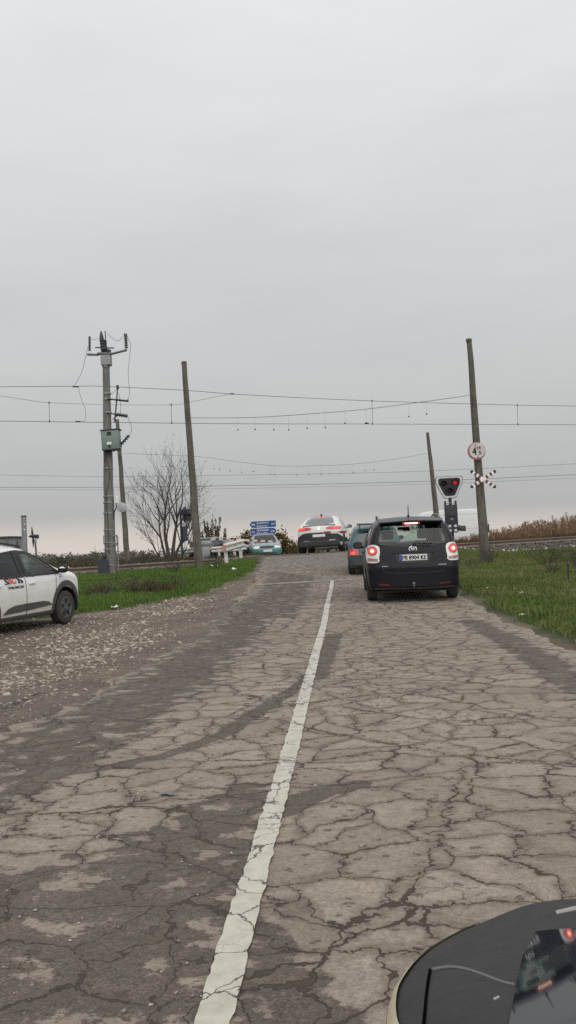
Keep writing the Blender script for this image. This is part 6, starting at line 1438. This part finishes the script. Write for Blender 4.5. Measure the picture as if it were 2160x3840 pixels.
# --- white van on the far road ---------------------------------------------------------
def white_van():
    c = Car('panel_van', 'long white panel van passing beyond the railway behind the signal', 'van', 5.5, .99,
            [(0, .9), (.01, 1.6), (.03, 2.2), (.06, 2.36), (.2, 2.46), (1.0, 2.50), (3.2, 2.50), (3.9, 2.44), (4.2, 2.28), (4.55, 1.80), (4.8, 1.36), (5.1, 1.2), (5.4, 1.0), (5.5, .6)],
            (.82, 4.45), .345, pmat('van_white', (.64, .65, .65), .35, coat=.3, var=.04), clear=.32, zr=.45, zf=.35, vert=[(.3, .97), (.8, 1), (1.3, .99), (2.0, .93), (2.5, .86)], r=.10, crown=.04, bow_r=.02, bow_f=.2, plan=[[0, .99], [4.0, 1], [5.0, .95], [5.5, .85]])
    for sg_ in (-1, 1):
        c.patch('cab_window', M['glass_dark'], 'side', [(3.75, 1.35), (3.75, 1.95), (4.15, 1.93), (4.62, 1.40)], .005, sg_); c.mirror(sg_, 4.66, 1.42, M['black'], .24, .36)
        for z in (.82, 1.32, 2.18): line_strip(c, 'body_crease', pmat('van_crease', (.36, .37, .37), .5), 'side', [(.15, z), (3.6, z)], .018, sg_, .004)
        line_strip(c, 'door_gap', M['cladding'], 'side', [(3.62, .5), (3.62, 2.2)], .014, sg_); line_strip(c, 'door_gap', M['cladding'], 'side', [(2.35, .5), (2.35, 2.2)], .012, sg_)
        c.patch('headlight', M['lamp_clear'], 'front', [(sg_*.55, .80), (sg_*.85, .82), (sg_*.84, 1.0), (sg_*.55, .98)], .012); c.patch('tail_lamp', M['lamp_red'], 'rear', [(sg_*.80, .9), (sg_*.92, .9), (sg_*.92, 1.3), (sg_*.80, 1.3)], .012); c.patch('fuel_cap', M['cladding'], 'side', ell(3.9, .62, .04, .04, 12), .006, sg_)
    c.patch('windscreen', M['glass_dark'], 'front', [(-.75, 1.42), (.75, 1.42), (.66, 2.15), (-.66, 2.15)], .006); c.plate('rear', 0, .75, None); c.patch('front_bumper', M['cladding'], 'front', [(-.85, .4), (.85, .4), (.85, .62), (-.85, .62)], .015)
    p = at(1766, 2040, 56); c.place(p.x, p.y, -94, anchor=(.9, .82)); 
    c.t.location.z -= .10
    return c
white_van()

# --- the scooter we sit on: only its console reaches into the picture -----------------------
def scooter():
    t = empty('scooter', (.17, .0, 0), 0, 'dark scooter whose rounded console with a glossy glass panel reaches in beside the white line', 'scooter'); o0 = Vector(t.location)
    n_ = Vector((-.2001, .2286, .9527)).normalized(); P0 = Vector((.0956, .50, 1.0145))
    def onp(px, py, off=0.0):
        d = at(px, py, 1.0)-Vector((0, 0, CAM_H)); c_ = Vector((0, 0, CAM_H)); return c_+d*(((P0+n_*off-c_).dot(n_))/d.dot(n_))-o0
    out2 = chaikin_loop([Vector(p) for p in ((1436, 3880), (1446, 3800), (1470, 3735), (1560, 3615), (1700, 3528), (1800, 3484), (1900, 3440), (2000, 3402), (2160, 3383), (2320, 3392), (2500, 3420), (2700, 3500), (2800, 3650), (2780, 3900), (2600, 4100), (2200, 4200), (1800, 4150), (1520, 4050), (1445, 3960))], 2)
    out = [onp(p.x, p.y, -.012) for p in out2]; n = len(out); C_ = sum(out, Vector())/n
    def ring(k, h): return [C_+(p-C_)*k+n_*h for p in out]
    R_ = [ring(.80, -.16), ring(.93, -.10), ring(.985, -.045), ring(1.0, -.018), ring(1.0, -.004), ring(.985, .001), ring(.95, .005), ring(.85, .008), ring(.6, .0095), ring(.3, .010), ring(.03, .010)]
    mb = MB(); mb.add([q for r_ in R_ for q in r_], [(i*n+k, i*n+(k+1) % n, (i+1)*n+(k+1) % n, (i+1)*n+k) for i in range(len(R_)-1) for k in range(n)]+[tuple((len(R_)-1)*n+k for k in range(n))])
    M['cowl'] = pmat('cowl_plastic', (.024, .022, .023), .5, var=.15, scale=30, c2=(.016, .015, .016), spec=.3); cw = mb.build('console', M['cowl'], t, smooth=50)
    # left edge of the console catching sky light, painted as a pale lip
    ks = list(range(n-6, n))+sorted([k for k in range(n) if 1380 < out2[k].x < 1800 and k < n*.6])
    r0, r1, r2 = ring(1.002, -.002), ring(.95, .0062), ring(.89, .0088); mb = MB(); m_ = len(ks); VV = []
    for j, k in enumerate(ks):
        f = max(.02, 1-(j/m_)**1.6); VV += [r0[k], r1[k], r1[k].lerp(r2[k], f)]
    mb.add(VV, [(3*j+a, 3*j+a+1, 3*j+a+4, 3*j+a+3) for j in range(m_-1) for a in (0, 1)]); mb.build('skylit_lip', pmat('skylit_lip', (.55, .49, .33), .5, var=.2, scale=40, c2=(.40, .35, .23)), cw, smooth=50)
    def px_strip(name, P, w, off, mat):
        P = [Vector(p) for p in chaikin([Vector(p) for p in P], 2)]; A, B = [], []
        for k, p in enumerate(P):
            d = (P[min(k+1, len(P)-1)]-P[max(k-1, 0)]).normalized(); q = Vector((-d.y, d.x))*w/2; A.append(p+q); B.append(p-q)
        mb = MB(); VV = [onp(p.x, p.y, off) for p in A+B]; VV += [v-n_*.006 for v in VV]; m_ = len(A)
        mb.add(VV, [(k, k+1, m_+k+1, m_+k) for k in range(m_-1)]+[(k, 2*m_+k, 2*m_+k+1, k+1) for k in range(m_-1)]+[(m_+k, m_+k+1, 3*m_+k+1, 3*m_+k) for k in range(m_-1)]); return mb.build(name, mat, cw, smooth=40)
    VOID = pmat('gap', (.004, .004, .004), 1.0, spec=0.0)
    px_strip('seam', [(1612, 3632), (1600, 3700), (1588, 3820), (1575, 3960)], 8, -.0018, VOID)
    px_strip('trim_line', [(1622, 3632), (1680, 3622), (1740, 3628), (1820, 3655), (1880, 3680), (1930, 3690)], 8, -.0019, pmat('grey_trim', (.12, .12, .118), .5))
    px_strip('scratch', [(1850, 3745), (1872, 3735)], 6, -.0017, M['sign_grey']); px_strip('pale_strip', [(2085, 3420), (2160, 3402)], 12, -.002, pmat('pale_grey', (.35, .33, .31), .5))  # the second is a short pale strip near the console's far edge
    gl = [(2010, 3492), (2060, 3486), (2300, 3470), (2520, 3560), (2600, 3800), (2400, 4050), (1900, 4060), (1908, 3840), (1945, 3645), (1962, 3580)]; top = [onp(a, b) for a, b in gl]; low = [v-n_*.008 for v in top]; m_ = len(gl); mb = MB()
    mb.add(top+low, [tuple(range(m_))]+[(k, (k+1) % m_, m_+(k+1) % m_, m_+k) for k in range(m_)])
    mm, nt, o_ = newmat('console_glass'); pp = N(nt, 'ShaderNodeBsdfPrincipled', {'Base Color': (.012, .014, .02), 'Roughness': .03, 'Specular Tint': (.82, .92, 1.0, 1), 'Specular IOR Level': .5, 'IOR': 1.5}); nt.links.new(pp.outputs[0], o_.inputs[0]); mb.build('instrument_glass', mm, cw)
    # the rest of the machine below and behind the camera
    L_ = lambda x, y, z: Vector((x, y, z))
    mb = MB(); mb.tube([L_(.0, .50, .95), L_(.0, .62, .70), L_(.0, .85, .40)], [.05, .045, .04], 10); mb.build('steering_column', M['dark_steel'], t, smooth=50)
    mb = MB(); mb.tube([L_(-.34, .22, .93), L_(-.2, .27, .92), L_(0, .32, .91), L_(.2, .27, .92), L_(.34, .22, .93)], .014, 8); mb.build('handlebar', M['dark_steel'], t, smooth=50)
    for s_ in (-1, 1): mb = MB(); mb.tube([L_(s_*.25, .25, .925), L_(s_*.37, .21, .93)], .019, 10); mb.build('grip', M['black'], t, smooth=50)
    me, X, Y = grid_mesh('leg_shield', np.linspace(-.22, .22, 14), np.linspace(0, 1, 12), lambda X, Y: X*0); cv = np.zeros(len(me.vertices)*3, np.float32); me.vertices.foreach_get('co', cv); cv = cv.reshape(-1, 3).copy(); v = cv[:, 1].copy(); cv[:, 0] *= .75+.35*np.sin(v*3.0); cv[:, 1] = .60-.10*v+.9*0-1.6*cv[:, 0]**2; cv[:, 2] = .86-.60*v; me.vertices.foreach_set('co', cv.ravel()); me.update(); so = link_mesh('leg_shield', me, M['cowl'], t); md = so.modifiers.new('thickness', 'SOLIDIFY'); md.thickness = .012
    mb = MB(); mb.box((0, .28, .25), (.36, .5, .06), None, .02); mb.build('footboard', M['cowl'], t, smooth=50); mb = MB(); mb.box((0, -.45, .42), (.34, 1.0, .44), None, .12); mb.build('rear_body', M['cowl'], t, smooth=50); mb = MB(); mb.box((0, -.42, .72), (.30, .78, .12), None, .05); mb.build('seat', M['black'], t, smooth=50)
    for y in (.93, -.62): mb = MB(); mb.lathe([(.12, -.045), (.20, -.055), (.235, -.03), (.24, 0), (.235, .03), (.20, .055), (.12, .045), (.04, .045)], 26, Matrix.Translation((0, y, .24)) @ Matrix.Rotation(rad(90), 4, 'Y')); mb.build('wheel', M['tyre'], t, smooth=50)
    mb = MB(); mb.tube([(0, .74, .46), (0, .84, .51), (0, .95, .52), (0, 1.06, .48)], [.05, .07, .07, .04], 8); mb.build('front_fender', M['cowl'], t, smooth=50)
scooter()
